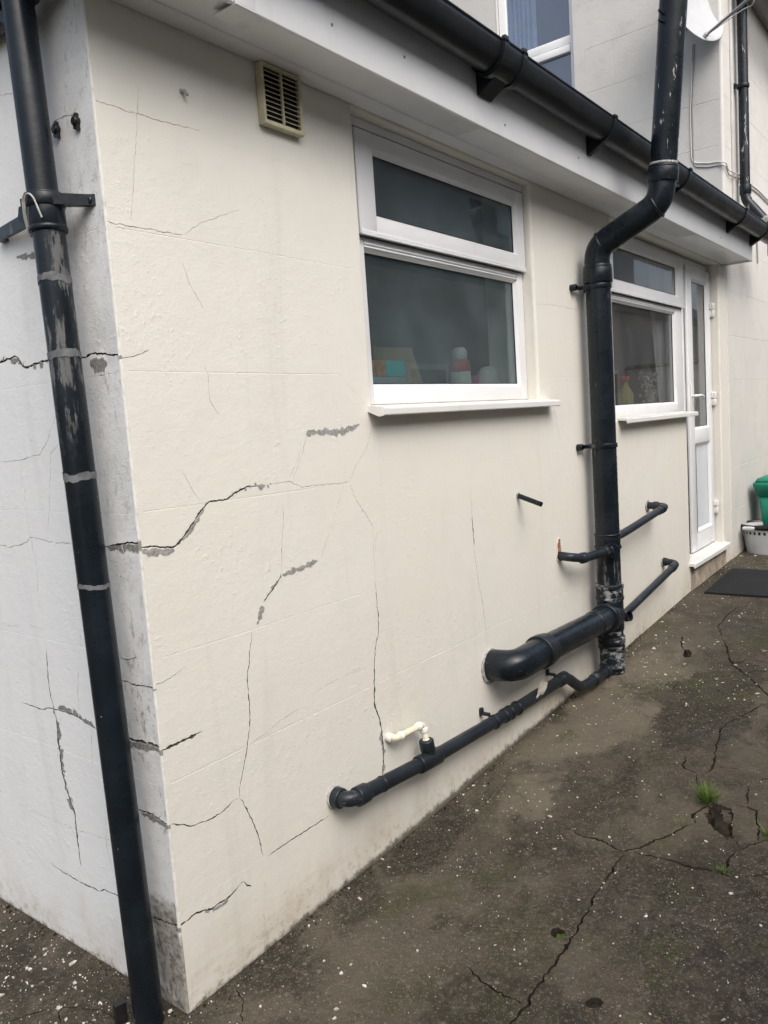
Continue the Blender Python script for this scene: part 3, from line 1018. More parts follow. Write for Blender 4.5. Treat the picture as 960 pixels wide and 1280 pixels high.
# back, far end, ceiling and floor of the extension
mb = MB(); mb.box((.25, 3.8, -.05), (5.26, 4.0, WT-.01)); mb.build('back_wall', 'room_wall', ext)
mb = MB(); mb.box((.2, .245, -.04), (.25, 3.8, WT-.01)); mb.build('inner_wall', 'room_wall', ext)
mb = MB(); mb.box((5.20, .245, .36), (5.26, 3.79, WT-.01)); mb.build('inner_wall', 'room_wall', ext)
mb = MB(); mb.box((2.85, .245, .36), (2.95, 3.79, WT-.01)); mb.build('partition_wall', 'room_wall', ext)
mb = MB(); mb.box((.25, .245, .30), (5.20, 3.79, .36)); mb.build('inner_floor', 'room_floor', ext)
mb = MB()
mb.box((-.10, -.17, WT+.002), (5.26, 4.1, WT+.09)); mb.build('flat_roof', 'roof_felt', ext)
# soffit boards, fascia lengths and trims
for a, b in ((-.12, 1.428), (1.430, 3.955), (3.957, 5.235)):
    mb = MB(); mb.box((a, -.178, SOFFIT), (b, .012, SOFFIT+.012), .002); mb.build('soffit_board', 'upvc_fascia', ext)
mb = MB(); mb.prism([(-.06, SOFFIT-.001), (-.002, SOFFIT-.001), (-.002, SOFFIT-.006), (-.012, SOFFIT-.006)], 'x', .0, 5.2); mb.build('soffit_trim', 'upvc_fascia', ext)
for a, b in ((-.12, .298), (.302, 5.24)):
    mb = MB(); mb.box((a, -.192, SOFFIT-.010), (b, -.178, WT+.085), .004); mb.build('fascia_board', 'upvc_fascia', ext)
mb = MB(); mb.box((.268, -.198, SOFFIT-.013), (.332, -.1925, WT+.07), .002); mb.box((.268, -.198, SOFFIT-.013), (.332, -.12, SOFFIT-.0105)); mb.build('fascia_joint_trim', 'upvc_fascia', ext)
mb = MB(); mb.box((5.241, -.192, SOFFIT-.010), (5.253, -.002, WT+.085), .003); mb.build('fascia_end_cap', 'upvc_fascia', ext)
for x, z in ((.95, 2.52), (1.56, 2.475), (2.2, 2.50), (.62, 2.50), (3.3, 2.49), (4.4, 2.48)):
    mb = MB(); ring(mb, (x, -.1925, z), (0, 1, 0), .0045, .004, 10, .001); mb.build('fascia_nail', 'cable_grey', ext)

mb = MB(); mb.box((-.132, -.192, SOFFIT-.010), (-.1205, .012, WT+.085), .003); mb.build('fascia_end_cap', 'upvc_fascia', ext)
mb = MB(); mb.box((-.115, .0125, WT-.10), (-.10, 4.1, WT+.085), .003); mb.build('side_fascia_board', 'upvc_fascia', ext)
# ---- windows and door
def frame_rect(mb, x0, x1, z0, z1, y0, y1, l, r, b, t, bev=.004):
    """rectangular frame, members butted: stiles full height, rails between"""
    mb.box((x0, y0, z0), (x0+l, y1, z1), bev)
    mb.box((x1-r, y0, z0), (x1, y1, z1), bev)
    e = .0005
    mb.box((x0+l-e, y0+.0004, z0), (x1-r+e, y1, z0+b), bev)
    mb.box((x0+l-e, y0+.0004, z1-t), (x1-r+e, y1, z1), bev)

def chamfer_bead(mb, x0, x1, z0, z1, y0, y1, w):
    """sloping glazing bead from the frame face (y0) in to the glass (y1)"""
    o = [(x0, z0), (x1, z0), (x1, z1), (x0, z1)]
    i = [(x0+w, z0+w), (x1-w, z0+w), (x1-w, z1-w), (x0+w, z1-w)]
    vs = [(p[0], y0, p[1]) for p in o]+[(p[0], y1, p[1]) for p in i]
    mb.add(vs, [(k, (k+1) % 4, 4+(k+1) % 4, 4+k) for k in range(4)])

def pane(x0, x1, z0, z1, y, mat, parent):
    mb = MB(); mb.box((x0, y, z0), (x1, y+.004, z1)); mb.build('pane', mat, parent)
    g = MB()
    w = .004
    g.box((x0-.0, y-.003, z0), (x0+w, y-.0005, z1)); g.box((x1-w, y-.003, z0), (x1, y-.0005, z1))
    g.box((x0+w, y-.003, z0), (x1-w, y-.0005, z0+w)); g.box((x0+w, y-.003, z1-w), (x1-w, y-.0005, z1))
    g.build('gasket', 'gasket', parent)

def casement(win, x0, x1, z0, z1, zt, y, gl, ll=.05, lr=.055, sash_l=.09, sash_r=.065, sb=.064):
    """fixed light below, top-hung sash above; zt = transom height"""
    mb = MB()
    frame_rect(mb, x0, x1, z0, z1, y, y+.065, ll, lr, .058, .05)
    mb.box((x0+ll-.0005, y+.0006, zt-.045), (x1-lr+.0005, y+.065, zt-.004), .004)
    mb.build('frame', 'upvc', win)
    # lower light
    a, b, c, d = x0+ll, x1-lr, z0+.058, zt-.045
    mb = MB(); chamfer_bead(mb, a, b, c, d, y+.004, y+.018, .012)
    mb.box((a, y+.012, c), (b, y+.018, c+.003)); mb.build('glazing_bead', 'upvc', win)
    pane(a+.010, b-.010, c+.010, d-.010, y+.020, gl, win)
    # top sash, proud of the frame
    sx0, sx1, sz0, sz1 = x0+.012, x1-.006, zt-.008, z1-.030
    mb = MB()
    frame_rect(mb, sx0, sx1, sz0, sz1, y-.020, y-.0015, sash_l, sash_r, sb, .055, .0022)
    mb.box((sx0+.002, y-.0235, sz0+.004), (sx1-.002, y-.0205, sz0+.014), .001)
    mb.box((sx0+.002, y-.0245, sz0-.003), (sx1-.002, y-.0195, sz0+.0035), .001)
    mb.build('sash', 'upvc', win)
    mb = MB(); mb.box((sx0-.004, y-.006, sz0-.0055), (sx1+.004, y-.0008, sz0-.0035)); mb.box((sx0-.0045, y-.012, sz0-.003), (sx0-.0005, y-.0008, sz1+.003)); mb.box((sx0-.004, y-.012, sz1+.0005), (sx1+.004, y-.0008, sz1+.004))
    mb.build('sash_gap', 'gasket', win)
    mb = MB(); mb.box((x0+ll, y-.004, zt-.034), (x1-lr, y+.0005, zt-.029), .001); mb.box((x0+ll, y-.003, zt-.044), (x1-lr, y+.0005, zt-.040), .001)
    mb.build('transom_bead', 'upvc', win)
    a, b, c, d = sx0+sash_l, sx1-sash_r, sz0+sb, sz1-.055
    mb = MB(); chamfer_bead(mb, a, b, c, d, y-.017, y-.003, .010); mb.build('glazing_bead', 'upvc', win)
    pane(a+.008, b-.008, c+.008, d-.008, y-.0012, gl, win)

win1 = thing('window', '', '', (1.5, .05, 1.51))
for k in ('label', 'category'): del win1[k]
win1.parent = ext
win1['label'] = 'white casement window with hazy dark glass and a top sash'
casement(win1, .957, 2.119, 1.51, 2.42, 2.068, .052, 'glass_hazy')
mb = MB(); mb.box((.945, .034, 2.394), (2.119, .05, 2.4235), .003); mb.build('head_trim', 'upvc', win1)
sill = MB()
prof = [(.052, 1.5065), (-.052, 1.4985), (-.058, 1.494), (-.058, 1.472), (-.050, 1.470), (-.046, 1.484), (.0, 1.488), (.052, 1.488)]
sill.prism(prof, 'x', .905, 2.212)
o = sill.build('sill', 'upvc_sill', win1)
b = o.modifiers.new('b', 'BEVEL'); b.width = .003; b.segments = 2
mb = MB(); mb.prism([(.05, 1.5075), (-.059, 1.4998), (-.0605, 1.488), (-.0605, 1.470), (-.045, 1.468), (.0, 1.4865), (.05, 1.4865)], 'x', .898, .9045); mb.build('sill_end_cap', 'upvc_sill', win1)

win2 = thing('window', '', '', (3.7, .08, 1.39))
for k in ('label', 'category'): del win2[k]
win2.parent = ext
win2['label'] = 'white casement window beside the door, partly behind the soil stack'
casement(win2, 3.03, 4.452, 1.39, 2.42, 2.085, .078, 'glass_clear', ll=.15, lr=.145, sash_l=.16, sash_r=.125)
sill = MB()
sill.prism([(y, z-.112) for y, z in prof], 'x', 3.035, 4.30)
o = sill.build('sill', 'upvc_sill', win2)
b = o.modifiers.new('b', 'BEVEL'); b.width = .003; b.segments = 2

door = thing('door', '', '', (4.75, .08, .36))
for k in ('label', 'category'): del door[k]
door.parent = ext
door['label'] = 'narrow white half glazed door with a panel below'
DY = .080
mb = MB()
mb.box((4.458, DY, .395), (4.497, DY+.06, 2.42), .003)
mb.box((5.045, DY, .395), (5.0745, DY+.06, 2.42), .003)
mb.box((4.4975, DY+.0004, 2.375), (5.0445, DY+.06, 2.42), .003)
mb.build('door_frame', 'upvc', door)
mb = MB()
x0, x1, z0, z1 = 4.503, 5.066, .405, 2.372
mb.box((x0, DY-.022, z0), (x0+.115, DY-.002, z1), .005)
mb.box((x1-.085, DY-.022, z0), (x1, DY-.002, z1), .005)
for a, b in ((z0, .535), (1.158, 1.262), (2.285, z1)):
    mb.box((x0+.1145, DY-.0216, a), (x1-.0845, DY-.002, b), .005)
mb.build('leaf_frame', 'upvc', door)
a, b = x0+.115, x1-.085
mb = MB(); chamfer_bead(mb, a, b, 1.262, 2.285, DY-.018, DY-.006, .012); mb.build('glazing_bead', 'upvc', door)
pane(a+.011, b-.011, 1.273, 2.274, DY-.003, 'glass_clear', door)
mb = MB(); chamfer_bead(mb, a, b, .535, 1.158, DY-.026, DY-.006, .020)
mb.build('panel_bead', 'upvc', door)
mb = MB(); mb.box((a+.012, DY-.004, .547), (b-.012, DY+.02, 1.146)); mb.build('panel', 'upvc_panel', door)
mb = MB()
mb.box((4.52, DY-.032, 1.36), (4.552, DY-.0215, 1.58), .006)
mb.tube(fillet([(4.536, DY-.03, 1.49), (4.536, DY-.07, 1.49), (4.60, DY-.075, 1.492), (4.66, DY-.072, 1.482)], .02),   .0095, 12)
mb.build('handle', 'white_plastic', door)
for z in (2.10, 1.46, .66):
    mb = MB()
    ring(mb, (5.058, DY-.040, z+.03), (0, 0, 1), .014, .045, 16)
    ring(mb, (5.058, DY-.040, z-.02), (0, 0, 1), .0125, .05, 16)
    mb.box((5.03, DY-.031, z+.01), (5.0735, DY-.0225, z+.055), .003)
    mb.box((5.046, DY-.030, z-.045), (5.0735, DY-.0215, z+.004), .003)
    mb.build('hinge', 'white_plastic', door)
mb = MB(); mb.prism([(.085, .398), (-.035, .388), (-.042, .384), (-.042, .356), (-.033, .354), (-.031, .366), (.085, .368)], 'x', 4.205, 5.115)
o = mb.build('threshold_sill', 'upvc_sill', door)
b_ = o.modifiers.new('b', 'BEVEL'); b_.width = .003; b_.segments = 2

mb = MB(); mb.box((4.232, -.005, .02), (5.10, .05, .3535), .003); mb.build('door_plinth', 'plinth', ext)
# ================================================================== MAIN HOUSE
house = thing('main_house', 'taller pale rendered house rising behind the flat roofed extension', 'building', (5.3, 0, 0))
HX, HT = 5.272, 6.6
hw = [(1.115, 3.45), (1.80, 3.45), (1.80, 5.25), (1.115, 5.25)]
hj = []
for z in (2.95, 3.30, 3.62, 3.95, 4.28, 4.62):
    hj.append(('j', 7, 2, [(.02, z), (.5, z+.006), (1.02, z)]))
for y, z0, z1 in ((.62, 3.31, 3.61), (.35, 3.63, 3.94), (.8, 3.96, 4.27)):
    hj.append(('j', 5, 1.5, [(y, z0), (y, z1)]))
res = sheet([(.012, WT-.3), (8, WT-.3), (8, HT), (.012, HT)], [hw], hj, rnd)
gab = sheet_objects(res, lambda u, v, d: (HX+d, u, v), 'gable_wall', 'grey_paint', house, {}, flip=True)
gab['label'] = 'weathered grey cream gable wall above the flat roof'
res = sheet([(HX+.012, -.06), (14, -.06), (14, HT), (HX+.012, HT)], [],
            [('j', 6, 1.6, [(5.3, z), (7, z+.004), (9, z), (13, z)]) for z in (.6, .93, 1.27, 1.6, 1.93, 2.26, 2.6, 2.95, 3.3, 3.65, 4.0)]
            + [('h', 4, 3, [(5.42, 2.30), (5.44, 2.18), (5.45, 2.05)]), ('h', 4, 3, [(5.85, 2.45), (5.87, 2.3), (5.9, 2.2)])], rnd)
sheet_objects(res, lambda u, v, d: (u, -.006+d, v), 'front_wall', 'house_paint', house, {'h': 'hairline'})
mb = MB()
vs, fs = [], []
for i in range(200):
    z = -.06+(HT+.06)*i/199
    for k in range(5):
        a = math.pi/2*k/4
        rr = 1+.15*noise.noise(Vector((z*20, k, 2)))
        rr = 1 if k in (0, 4) else rr
        vs.append((HX+.012-.012*math.cos(a)*rr, .012-.006*0-.018*math.sin(a)*rr if k else .012, z))
for i in range(199):
    for k in range(4):
        a = i*5+k
        fs.append((a, a+1, a+6, a+5))
mb.add(vs, fs, True); mb.build('corner_edge', 'house_paint', house, fix=False)
mb = MB(); mb.box((HX+.3, 7.8, 0), (14, 8, HT)); mb.build('back_wall', 'house_paint', house)
mb = MB(); mb.box((13.9, .01, 0), (14.05, 7.79, HT)); mb.build('end_wall', 'house_paint', house)
mb = MB(); mb.prism([(-.5, HT), (4.0, HT+2.4), (8.5, HT), (8.5, HT-.12), (4, HT+2.25), (-.5, HT-.12)], 'x', HX-.2, 14.2); mb.build('roof', 'slate', house)
mb = MB(); mb.box((5.40, -.20, 4.56), (14, -.008, 4.60), .004); mb.build('ledge', 'cable_grey', house)
mb = MB(); mb.tube([(5.42, -.225, 4.42), (14, -.225, 4.42)], .055, 20); mb.box((5.44, -.2, 4.46), (5.47, -.008, 4.555)); mb.build('upper_gutter', 'black_gutter', house)
# upper window on the gable
hwin = thing('window', '', '', (HX+.06, 1.45, 3.45))
for k in ('label', 'category'): del hwin[k]
hwin.parent = house
hwin.matrix_parent_inverse = Matrix.Translation((-5.3, 0, 0))
hwin['label'] = 'white framed upstairs window with a net curtain'
mb = MB()
FX = HX+.058
def ybox(mb, y0, y1, z0, z1, xa, xb, bev=.004):
    mb.box((xa, y0, z0), (xb, y1, z1), bev)
ybox(mb, 1.118, 1.165, 3.45, 5.25, FX, FX+.06)
ybox(mb, 1.728, 1.797, 3.45, 5.25, FX, FX+.06)
ybox(mb, 1.1645, 1.7285, 4.40, 4.465, FX, FX+.06)
ybox(mb, 1.1645, 1.7285, 4.335, 4.392, FX-.012, FX+.06)
ybox(mb, 1.1645, 1.7285, 3.45, 3.52, FX, FX+.06)
ybox(mb, 1.1645, 1.7285, 5.18, 5.25, FX, FX+.06)
mb.build('frame', 'upvc', hwin)
mb = MB(); mb.box((FX+.02, 1.16, 3.51), (FX+.024, 1.74, 4.34)); mb.build('pane', 'glass_sky_tint', hwin)
mb = MB(); mb.box((FX+.02, 1.16, 4.455), (FX+.024, 1.74, 5.19)); mb.build('pane', 'glass_sky_tint', hwin)
mb = MB()
vs, fs = [], []
N = 60
for i in range(N+1):
    t = i/N
    y = 1.50+.25*t
    x = FX+.10+.018*math.sin(t*38)+.008*math.sin(t*71+1)
    vs += [(x, y, 4.0), (x+.004*math.sin(t*20), y, 5.3)]
for i in range(N):
    fs.append((2*i, 2*i+2, 2*i+3, 2*i+1))
mb.add(vs, fs, True); mb.build('net_curtain', 'curtain', hwin)
for a, b in (((HX+.02, 1.10, 3.44), (HX+.058, 1.1155, 5.26)), ((HX+.02, 1.7985, 3.44), (HX+.058, 1.815, 5.26))):
    mb = MB(); mb.box(a, b); mb.build('reveal', 'grey_paint', hwin)
mb = MB(); mb.box((HX+2.2, .8, 2.7), (HX+2.25, 3.2, 6)); mb.build('bedroom_wall', 'room_wall', hwin)

# ================================================================== GUTTER
gut = thing('rain_gutter', 'long black half round gutter running along the white fascia', 'gutter', (2.6, -.24, 2.6))
GY, GZ, GR = -.257, 2.652, .06
def gutter_prof(r, zz):
    p = [(GY+r*math.cos(a), zz-r*1.35*math.sin(a)) for a in [math.pi*k/16 for k in range(17)]]
    return p
def gutter_len(mb, x0, x1, r=GR, th=.0035, dz=.03):
    o = gutter_prof(r, 0)
    i = [(GY+(r-th)*math.cos(math.pi*k/16), -(r-th)*1.35*math.sin(math.pi*k/16)) for k in range(17)]
    prof = o + i[::-1]
    n = len(prof)
    vs = [(x0, y, GZ+dz*0+z) for y, z in prof]+[(x1, y, GZ+z) for y, z in prof]
    fs = [(k, (k+1) % n, n+(k+1) % n, n+k) for k in range(n)]
    mb.add(vs, fs, True)
    # end rims
    h = n//2
    for b in (0, n):
        for k in range(h-1):
            mb.add([vs[b+k], vs[b+k+1], vs[b+n-2-k], vs[b+n-1-k]], [(0, 1, 2, 3)])
    # front rolled rim
    mb.tube([(x0, GY-r+.002, GZ), (x1, GY-r+.002, GZ)], .005, 10)
for a, b in ((-.16, 1.41), (1.412, 5.95)):
    mb = MB(); gutter_len(mb, a, b); mb.build('channel', 'black_gutter', gut)
mb = MB(); gutter_len(mb, 1.33, 1.50, GR+.006); gutter_len(mb, 1.335, 1.36, GR+.010); gutter_len(mb, 1.465, 1.49, GR+.010)
mb.box((1.335, GY-GR-.012, GZ-.004), (1.36, GY-GR+.004, GZ+.014), .003)
mb.box((1.465, GY-GR-.012, GZ-.004), (1.49, GY-GR+.004, GZ+.014), .003)
mb.prism([(GY-.02, GZ-.07), (-.193, GZ-.04), (-.193, GZ-.125), (-.2, GZ-.128), (GY-.01, GZ-.086)], 'x', 1.37, 1.455)
mb.build('union_bracket', 'black_gutter', gut)
for x in (.35, 2.30, 3.35, 4.55, 5.18, 5.75):
    mb = MB(); gutter_len(mb, x-.016, x+.016, GR+.006)
    mb.prism([(GY-.02, GZ-.075), (-.193, GZ-.03), (-.193, GZ-.122), (-.2, GZ-.125), (GY-.01, GZ-.088)], 'x', x-.014, x+.014)
    mb.box((x-.016, GY-GR-.010, GZ-.004), (x+.016, GY-GR+.006, GZ+.010), .003)
    mb.build('bracket', 'black_gutter', gut)

# ================================================================== LEFT DOWNPIPE
dp = thing('rainwater_downpipe', 'black round downpipe with peeling paint beside the cracked wall corner', 'downpipe', (-.068, .065, 0))
PX = -.070
def dpy(z): return .062+.030*z
PR = .036
def dpp(z): return Vector((PX, dpy(z), z))
mb = MB(); mb.tube([dpp(-.01), dpp(.4), dpp(1.0), dpp(1.97)], PR, 32); mb.build('lower_pipe', 'black_peeling', dp)
mb = MB(); mb.tube([dpp(1.965)+Vector((0, .004, 0)), dpp(2.3)+Vector((0, .006, 0)), dpp(2.9)+Vector((0, .006, 0))], PR-.0015, 32); mb.build('upper_pipe', 'black_paint', dp)
mb = MB(); ring(mb, dpp(1.972), (0, .03, 1), PR+.0045, .085, 32); ring(mb, dpp(1.934), (0, .03, 1), PR+.007, .014, 32); mb.build('socket', 'black_paint', dp)
def bracket(z, left=True):
    mb = MB()
    c = dpp(z)
    ring(mb, c, (0, .03, 1), PR+.008, .03, 32)
    # right ear back to the wall near the corner
    mb.prism([(PX-.030, c.y-.028), (PX-.012, c.y-.040), (-.010, .040), (-.001, .030), (-.001, .052), (-.010, .062), (PX+.01, c.y-.02)], 'z', z-.013, z+.011)
    ring(mb, (-.0065, .047, z-.002), (1, 0, 0), .013, .011, 16)
    if left:
        mb.prism([(PX-.02, c.y+.026), (PX, c.y+.04), (-.03, c.y+.12), (-.012, c.y+.30), (-.001, c.y+.30), (-.001, c.y+.33), (-.018, c.y+.33), (-.045, c.y+.11), (PX-.034, c.y+.045)], 'z', z-.018, z+.012)
        mb.prism([(c.y+.030, z-.055), (c.y+.048, z-.06), (c.y+.11, z-.016), (c.y+.10, z+.010), (c.y+.03, z+.012)], 'x', PX-.008, PX+.006)
    return mb
bracket(1.995).build('bracket', 'black_paint', dp)
bracket(2.452).build('bracket', 'black_paint', dp)
for z, h, f in ((1.822, .022, .0), (1.652, .022, 0), (1.371, .022, 0), (1.112, .014, 0)):
    mb = MB()
    c = dpp(z)
    vs, fs = [], []
    n = 26
    for k in range(n+1):
        a = R(120)+R(215)*k/n
        for s_ in (-1, 1):
            hh = h/2*(.8+.5*noise.noise(Vector((k*.45, z*9+s_, 0))))
            zz = z+s_*hh+.003*math.sin(a*2+z*7)
            rr = PR+.0012
            vs.append((PX+rr*math.cos(a), dpy(zz)+rr*math.sin(a), zz))
    for k in range(n):
        fs.append((2*k, 2*k+2, 2*k+3, 2*k+1))
    mb.add(vs, fs, True); mb.build('bare_band', 'pipe_band', dp)
mb = MB()
c = dpp(1.99)
wp = [c+Vector((-.030, .022, -.072)), c+Vector((-.044, .012, -.035)), c+Vector((-.050, .000, .004)), c+Vector((-.048, -.012, .016)), c+Vector((-.042, -.024, .006)), c+Vector((-.032, -.034, -.04))]
mb.tube(fillet(wp, .02, 4), .0023, 8)
mb.tube([p+Vector((-.003, .002, .001)) for p in fillet(wp[:4], .02, 4)], .0018, 8)
mb.build('wire_tie', 'wire', dp)
t = MB()
t.prism([(-.125, .118), (-.098, .112), (-.094, .130), (-.120, .138)], 'z', -.004, .052)
tag(t.build('black_offcut', 'black_plastic'), 'short black plastic offcut standing at the foot of the peeling downpipe', 'offcut')
for y, z in ((.148, 2.176), (.066, 2.172)):
    mb = MB()
    ring(mb, (-.006, y, z), (1, 0, 0), .011, .016, 14)
    mb.prism([(y-.007, z-.02), (y+.008, z-.016), (y+.009, z+.012), (y-.004, z+.018)], 'x', -.009, 0.001)
    lab = 'rusty black fixing stub at the end of a hairline crack, farther from the corner' if y > .1 else 'black fixing stub nearest the corner edge above the pipe bracket'
    tag(mb.build('wall_plug', 'black_plastic'), lab, 'fixing', 'old fixings in the side wall')

# ================================================================== SOIL STACK
SX, SY, SR = 2.60, -.095, .058
stk = thing('soil_stack', 'tall black soil pipe rising from the concrete and bending round the gutter', 'soil pipe', (SX, SY, .1))
mb = MB(); mb.tube([(SX, SY, .775), (SX, SY, 1.0), (SX, SY, 2.09)], SR, 36); mb.build('lower_pipe', 'black_paint', stk)
mb = MB(); mb.tube([(SX, SY, .36), (SX, SY, .5), (SX, SY, .774)], SR, 36); mb.build('strap_pipe', 'black_peeling_low', stk)
mb = MB(); mb.tube([(SX, SY, .06), (SX, SY, .2), (SX, SY, .372)], SR+.001, 36); mb.build('base_pipe', 'black_scuffed', stk)
mb = MB()
ring(mb, (SX, SY, .305), (0, 0, 1), SR+.009, .035, 36); ring(mb, (SX, SY, .268), (0, 0, 1), SR+.007, .02, 36)
mb.build('collar', 'black_scuffed', stk)
mb = MB(); ring(mb, (SX, SY, .165), (0, 0, 1), SR+.006, .016, 36)
mb.build('collar', 'black_scuffed', stk)
mb = MB(); ring(mb, (SX, SY, .545), (0, 0, 1), SR+.007, .085, 36); ring(mb, (SX, SY, .575), (0, 0, 1), SR+.011, .022, 36); ring(mb, (SX, SY, .515), (0, 0, 1), SR+.010, .018, 36)
mb.build('socket', 'black_scuffed', stk)
mb = MB(); ring(mb, (SX, SY, .43), (0, 0, 1), SR+.006, .15, 36)
mb.tube([(SX, SY-.01, .428), (SX-.10, SY-.016, .435)], SR+.006, 32)
ring(mb, (SX-.10, SY-.016, .436), (-1, -.06, .03), SR+.014, .05, 32)
mb.tube([(SX+.02, SY-.03, .40), (SX+.11, SY+.00, .388)], .030, 20)
mb.build('tee', 'black_paint', stk)
mb = MB(); ring(mb, (SX, SY, .770), (0, 0, 1), SR+.007, .018, 36); ring(mb, (SX, SY, .832), (0, 0, 1), SR+.006, .012, 36); ring(mb, (SX, SY, .80), (0, 0, 1), SR+.003, .07, 36)
mb.tube([(SX-.03, SY-.03, .765), (SX-.085, SY-.055, .765)], .034, 20)
mb.build('boss_strap', 'black_paint', stk)
top = fillet([(SX, SY, 2.08), (SX, SY, 2.20), (SX+.015, -.395, 2.345), (SX+.02, -.405, 2.47)], [0, .13, .13, 0], 10)
mb = MB(); mb.tube(top, SR+.001, 36); mb.build('offset_bend', 'black_paint', stk)
mb = MB(); ring(mb, (SX, SY, 2.07), (0, 0, 1), SR+.010, .07, 36); ring(mb, (SX, SY, 2.105), (0, 0, 1), SR+.007, .03, 36); mb.build('socket', 'black_paint', stk)
i0 = len(top)//2
d0 = (top[i0+1]-top[i0-1]).normalized()
for p_ in (top[i0-1]-d0*.03, top[i0+1]+d0*.03):
    mb = MB(); ring(mb, p_, d0, SR+.004, .012, 36); mb.build('bend_rib', 'black_paint', stk)
u0, u1 = Vector((SX+.02, -.405, 2.44)), Vector((SX-.03, -.545, 3.75))
du = (u1-u0).normalized()
mb = MB(); mb.tube([u0, u0+du*.5, u1], SR, 36); mb.build('upper_pipe', 'black_stack_top', stk)
mb = MB(); ring(mb, u0+du*.02, du, SR+.009, .06, 36); ring(mb, u0+du*.052, du, SR+.006, .02, 36); mb.build('socket', 'black_paint', stk)
mb = MB(); ring(mb, u0+du*.068, du, SR+.003, .010, 36, .002); mb.build('bare_band', 'filler', stk)
mb = MB(); mb.tube([u0+du*.66+Vector((-.05, .02, 0)), u0+du*.665+Vector((-.085, .03, .004))], .006, 10); mb.tube([u0+du*.63+Vector((-.05, .02, 0)), u0+du*.632+Vector((-.08, .03, .0))], .006, 10)
mb.build('bolt', 'black_plastic', stk)
for z in (2.02, 1.268):
    mb = MB()
    ring(mb, (SX, SY, z), (0, 0, 1), SR+.005, .022, 36, .002)
    mb.box((SX-.11, -.030, z-.010), (SX-.05, -.018, z+.010), .003)
    mb.box((SX-.06, -.075, z-.009), (SX-.046, -.018, z+.009), .003)
    ring(mb, (SX-.10, -.0145, z), (0, 1, 0), .016, .031, 16)
    mb.box((SX+.05, -.075, z-.009), (SX+.064, -.001, z+.009), .003)
    mb.build('pipe_clip', 'black_paint', stk)
mb = MB()
vs, fs = [], []
for k in range(28):
    a = 2*math.pi*k/28
    r1 = SR+.004
    r2 = SR+.05+.03*noise.noise(Vector((math.cos(a)*1.5, math.sin(a)*1.5, 4)))
    for r_, z in ((r1, .035), (SR+.02, .022), (r2, -.004)):
        x, y = SX+r_*math.cos(a), SY+r_*math.sin(a)*.9
        vs.append((x, y, height(x, y)+z))
for k in range(28):
    k2 = (k+1) % 28
    for j in range(2):
        fs.append((3*k+j, 3*k+j+1, 3*k2+j+1, 3*k2+j))
mb.add(vs, fs, True); mb.build('mortar_fillet', 'concrete', stk)

# ---- pipes that run into the stack
def waste(name, label, pts, rad, r, mat='black_waste', collars=(), cat='waste pipe'):
    o = thing(name, label, cat, tuple(pts[0]))
    mb = MB(); mb.tube(fillet(pts, rad), r, 24); mb.build('pipe', mat, o)
    for c, ax, rr, h in collars:
        mb = MB(); ring(mb, c, ax, rr, h, 24); mb.build('collar', mat, o)
    return o
br = thing('branch_pipe', 'thick black branch pipe elbowing from the wall into the soil pipe', 'soil pipe', (1.56, 0, .45))
bp = [(1.575, .02, .455), (1.575, -.115, .462), (1.80, -.120, .466), (2.52, -.112, .436)]
mb = MB(); mb.tube(fillet(bp[:3], [0, .095, 0], 10), SR+.004, 36); mb.build('elbow', 'black_paint', br)
mb = MB(); mb.tube(bp[2:], SR, 36); mb.build('pipe', 'black_paint', br)
mb = MB(); ring(mb, (1.785, -.1198, .4662), (1, 0, -.03), SR+.012, .05, 36); mb.build('collar', 'black_waste', br)
mb = MB(); ring(mb, (1.825, -.1196, .465), (1, 0, -.03), SR+.008, .035, 36); mb.build('collar', 'black_waste', br)
mb = MB(); ring(mb, (2.35, -.1138, .443), (1, 0, -.04), SR+.003, .02, 36); mb.build('collar', 'black_paint', br)
mb = MB(); ring(mb, (1.572, -.003, .452), (0, 1, 0), SR+.013, .010, 30, .003); mb.build('wall_seal', 'filler', br)

lw = waste('low_waste_pipe', 'long thin black waste pipe running low along the wall to the pipe foot',
      [(.600, .02, .318), (.600, -.062, .320), (1.05, -.062, .282), (1.63, -.062, .256), (2.13, -.062, .247), (2.27, -.065, .155), (2.33, -.075, .150), (2.575, -.09, .160)],
      [0, .055, .1, .1, .05, .05, .05, 0], .0245,
      collars=[((.655, -.062, .3155), (1, 0, -.08), .0305, .05), ((.76, -.062, .3065), (1, 0, -.08), .0265, .012),
               ((1.56, -.062, .259), (1, 0, -.04), .0285, .03), ((1.60, -.062, .2574), (1, 0, -.04), .0295, .014), ((1.66, -.062, .2555), (1, 0, -.04), .0295, .014),
               ((2.10, -.062, .2475), (1, 0, -.02), .0295, .05), ((2.42, -.0815, .1535), (1, 0, .03), .029, .06), ((2.535, -.088, .158), (1, 0, .03), .032, .03)])
mb = MB(); ring(mb, (.600, -.016, .3192), (0, 1, 0), .0315, .034, 24); mb.build('elbow_socket', 'black_waste', lw)
mb = MB(); ring(mb, (.600, -.003, .318), (0, 1, 0), .036, .008, 22, .003); mb.build('wall_seal', 'filler', lw)
mb = MB(); ring(mb, (1.02, -.062, .2845), (1, 0, -.08), .0305, .12, 24)
mb.tube([(1.03, -.062, .288), (1.026, -.060, .325)], .024, 20); ring(mb, (1.024, -.058, .336), (-.1, .05, 1), .026, .04, 24)
mb.build('tee', 'black_waste', lw)
for x, z in ((1.475, .262), (2.06, .248)):
    mb = MB(); ring(mb, (x, -.062, z), (1, 0, -.04), .0285, .016, 24, .002)
    mb.box((x-.007, -.045, z+.020), (x+.007, .0, z+.032), .002); mb.box((x-.009, -.014, z+.018), (x+.009, -.001, z+.048), .003)
    mb.build('pipe_clip', 'black_waste', lw)

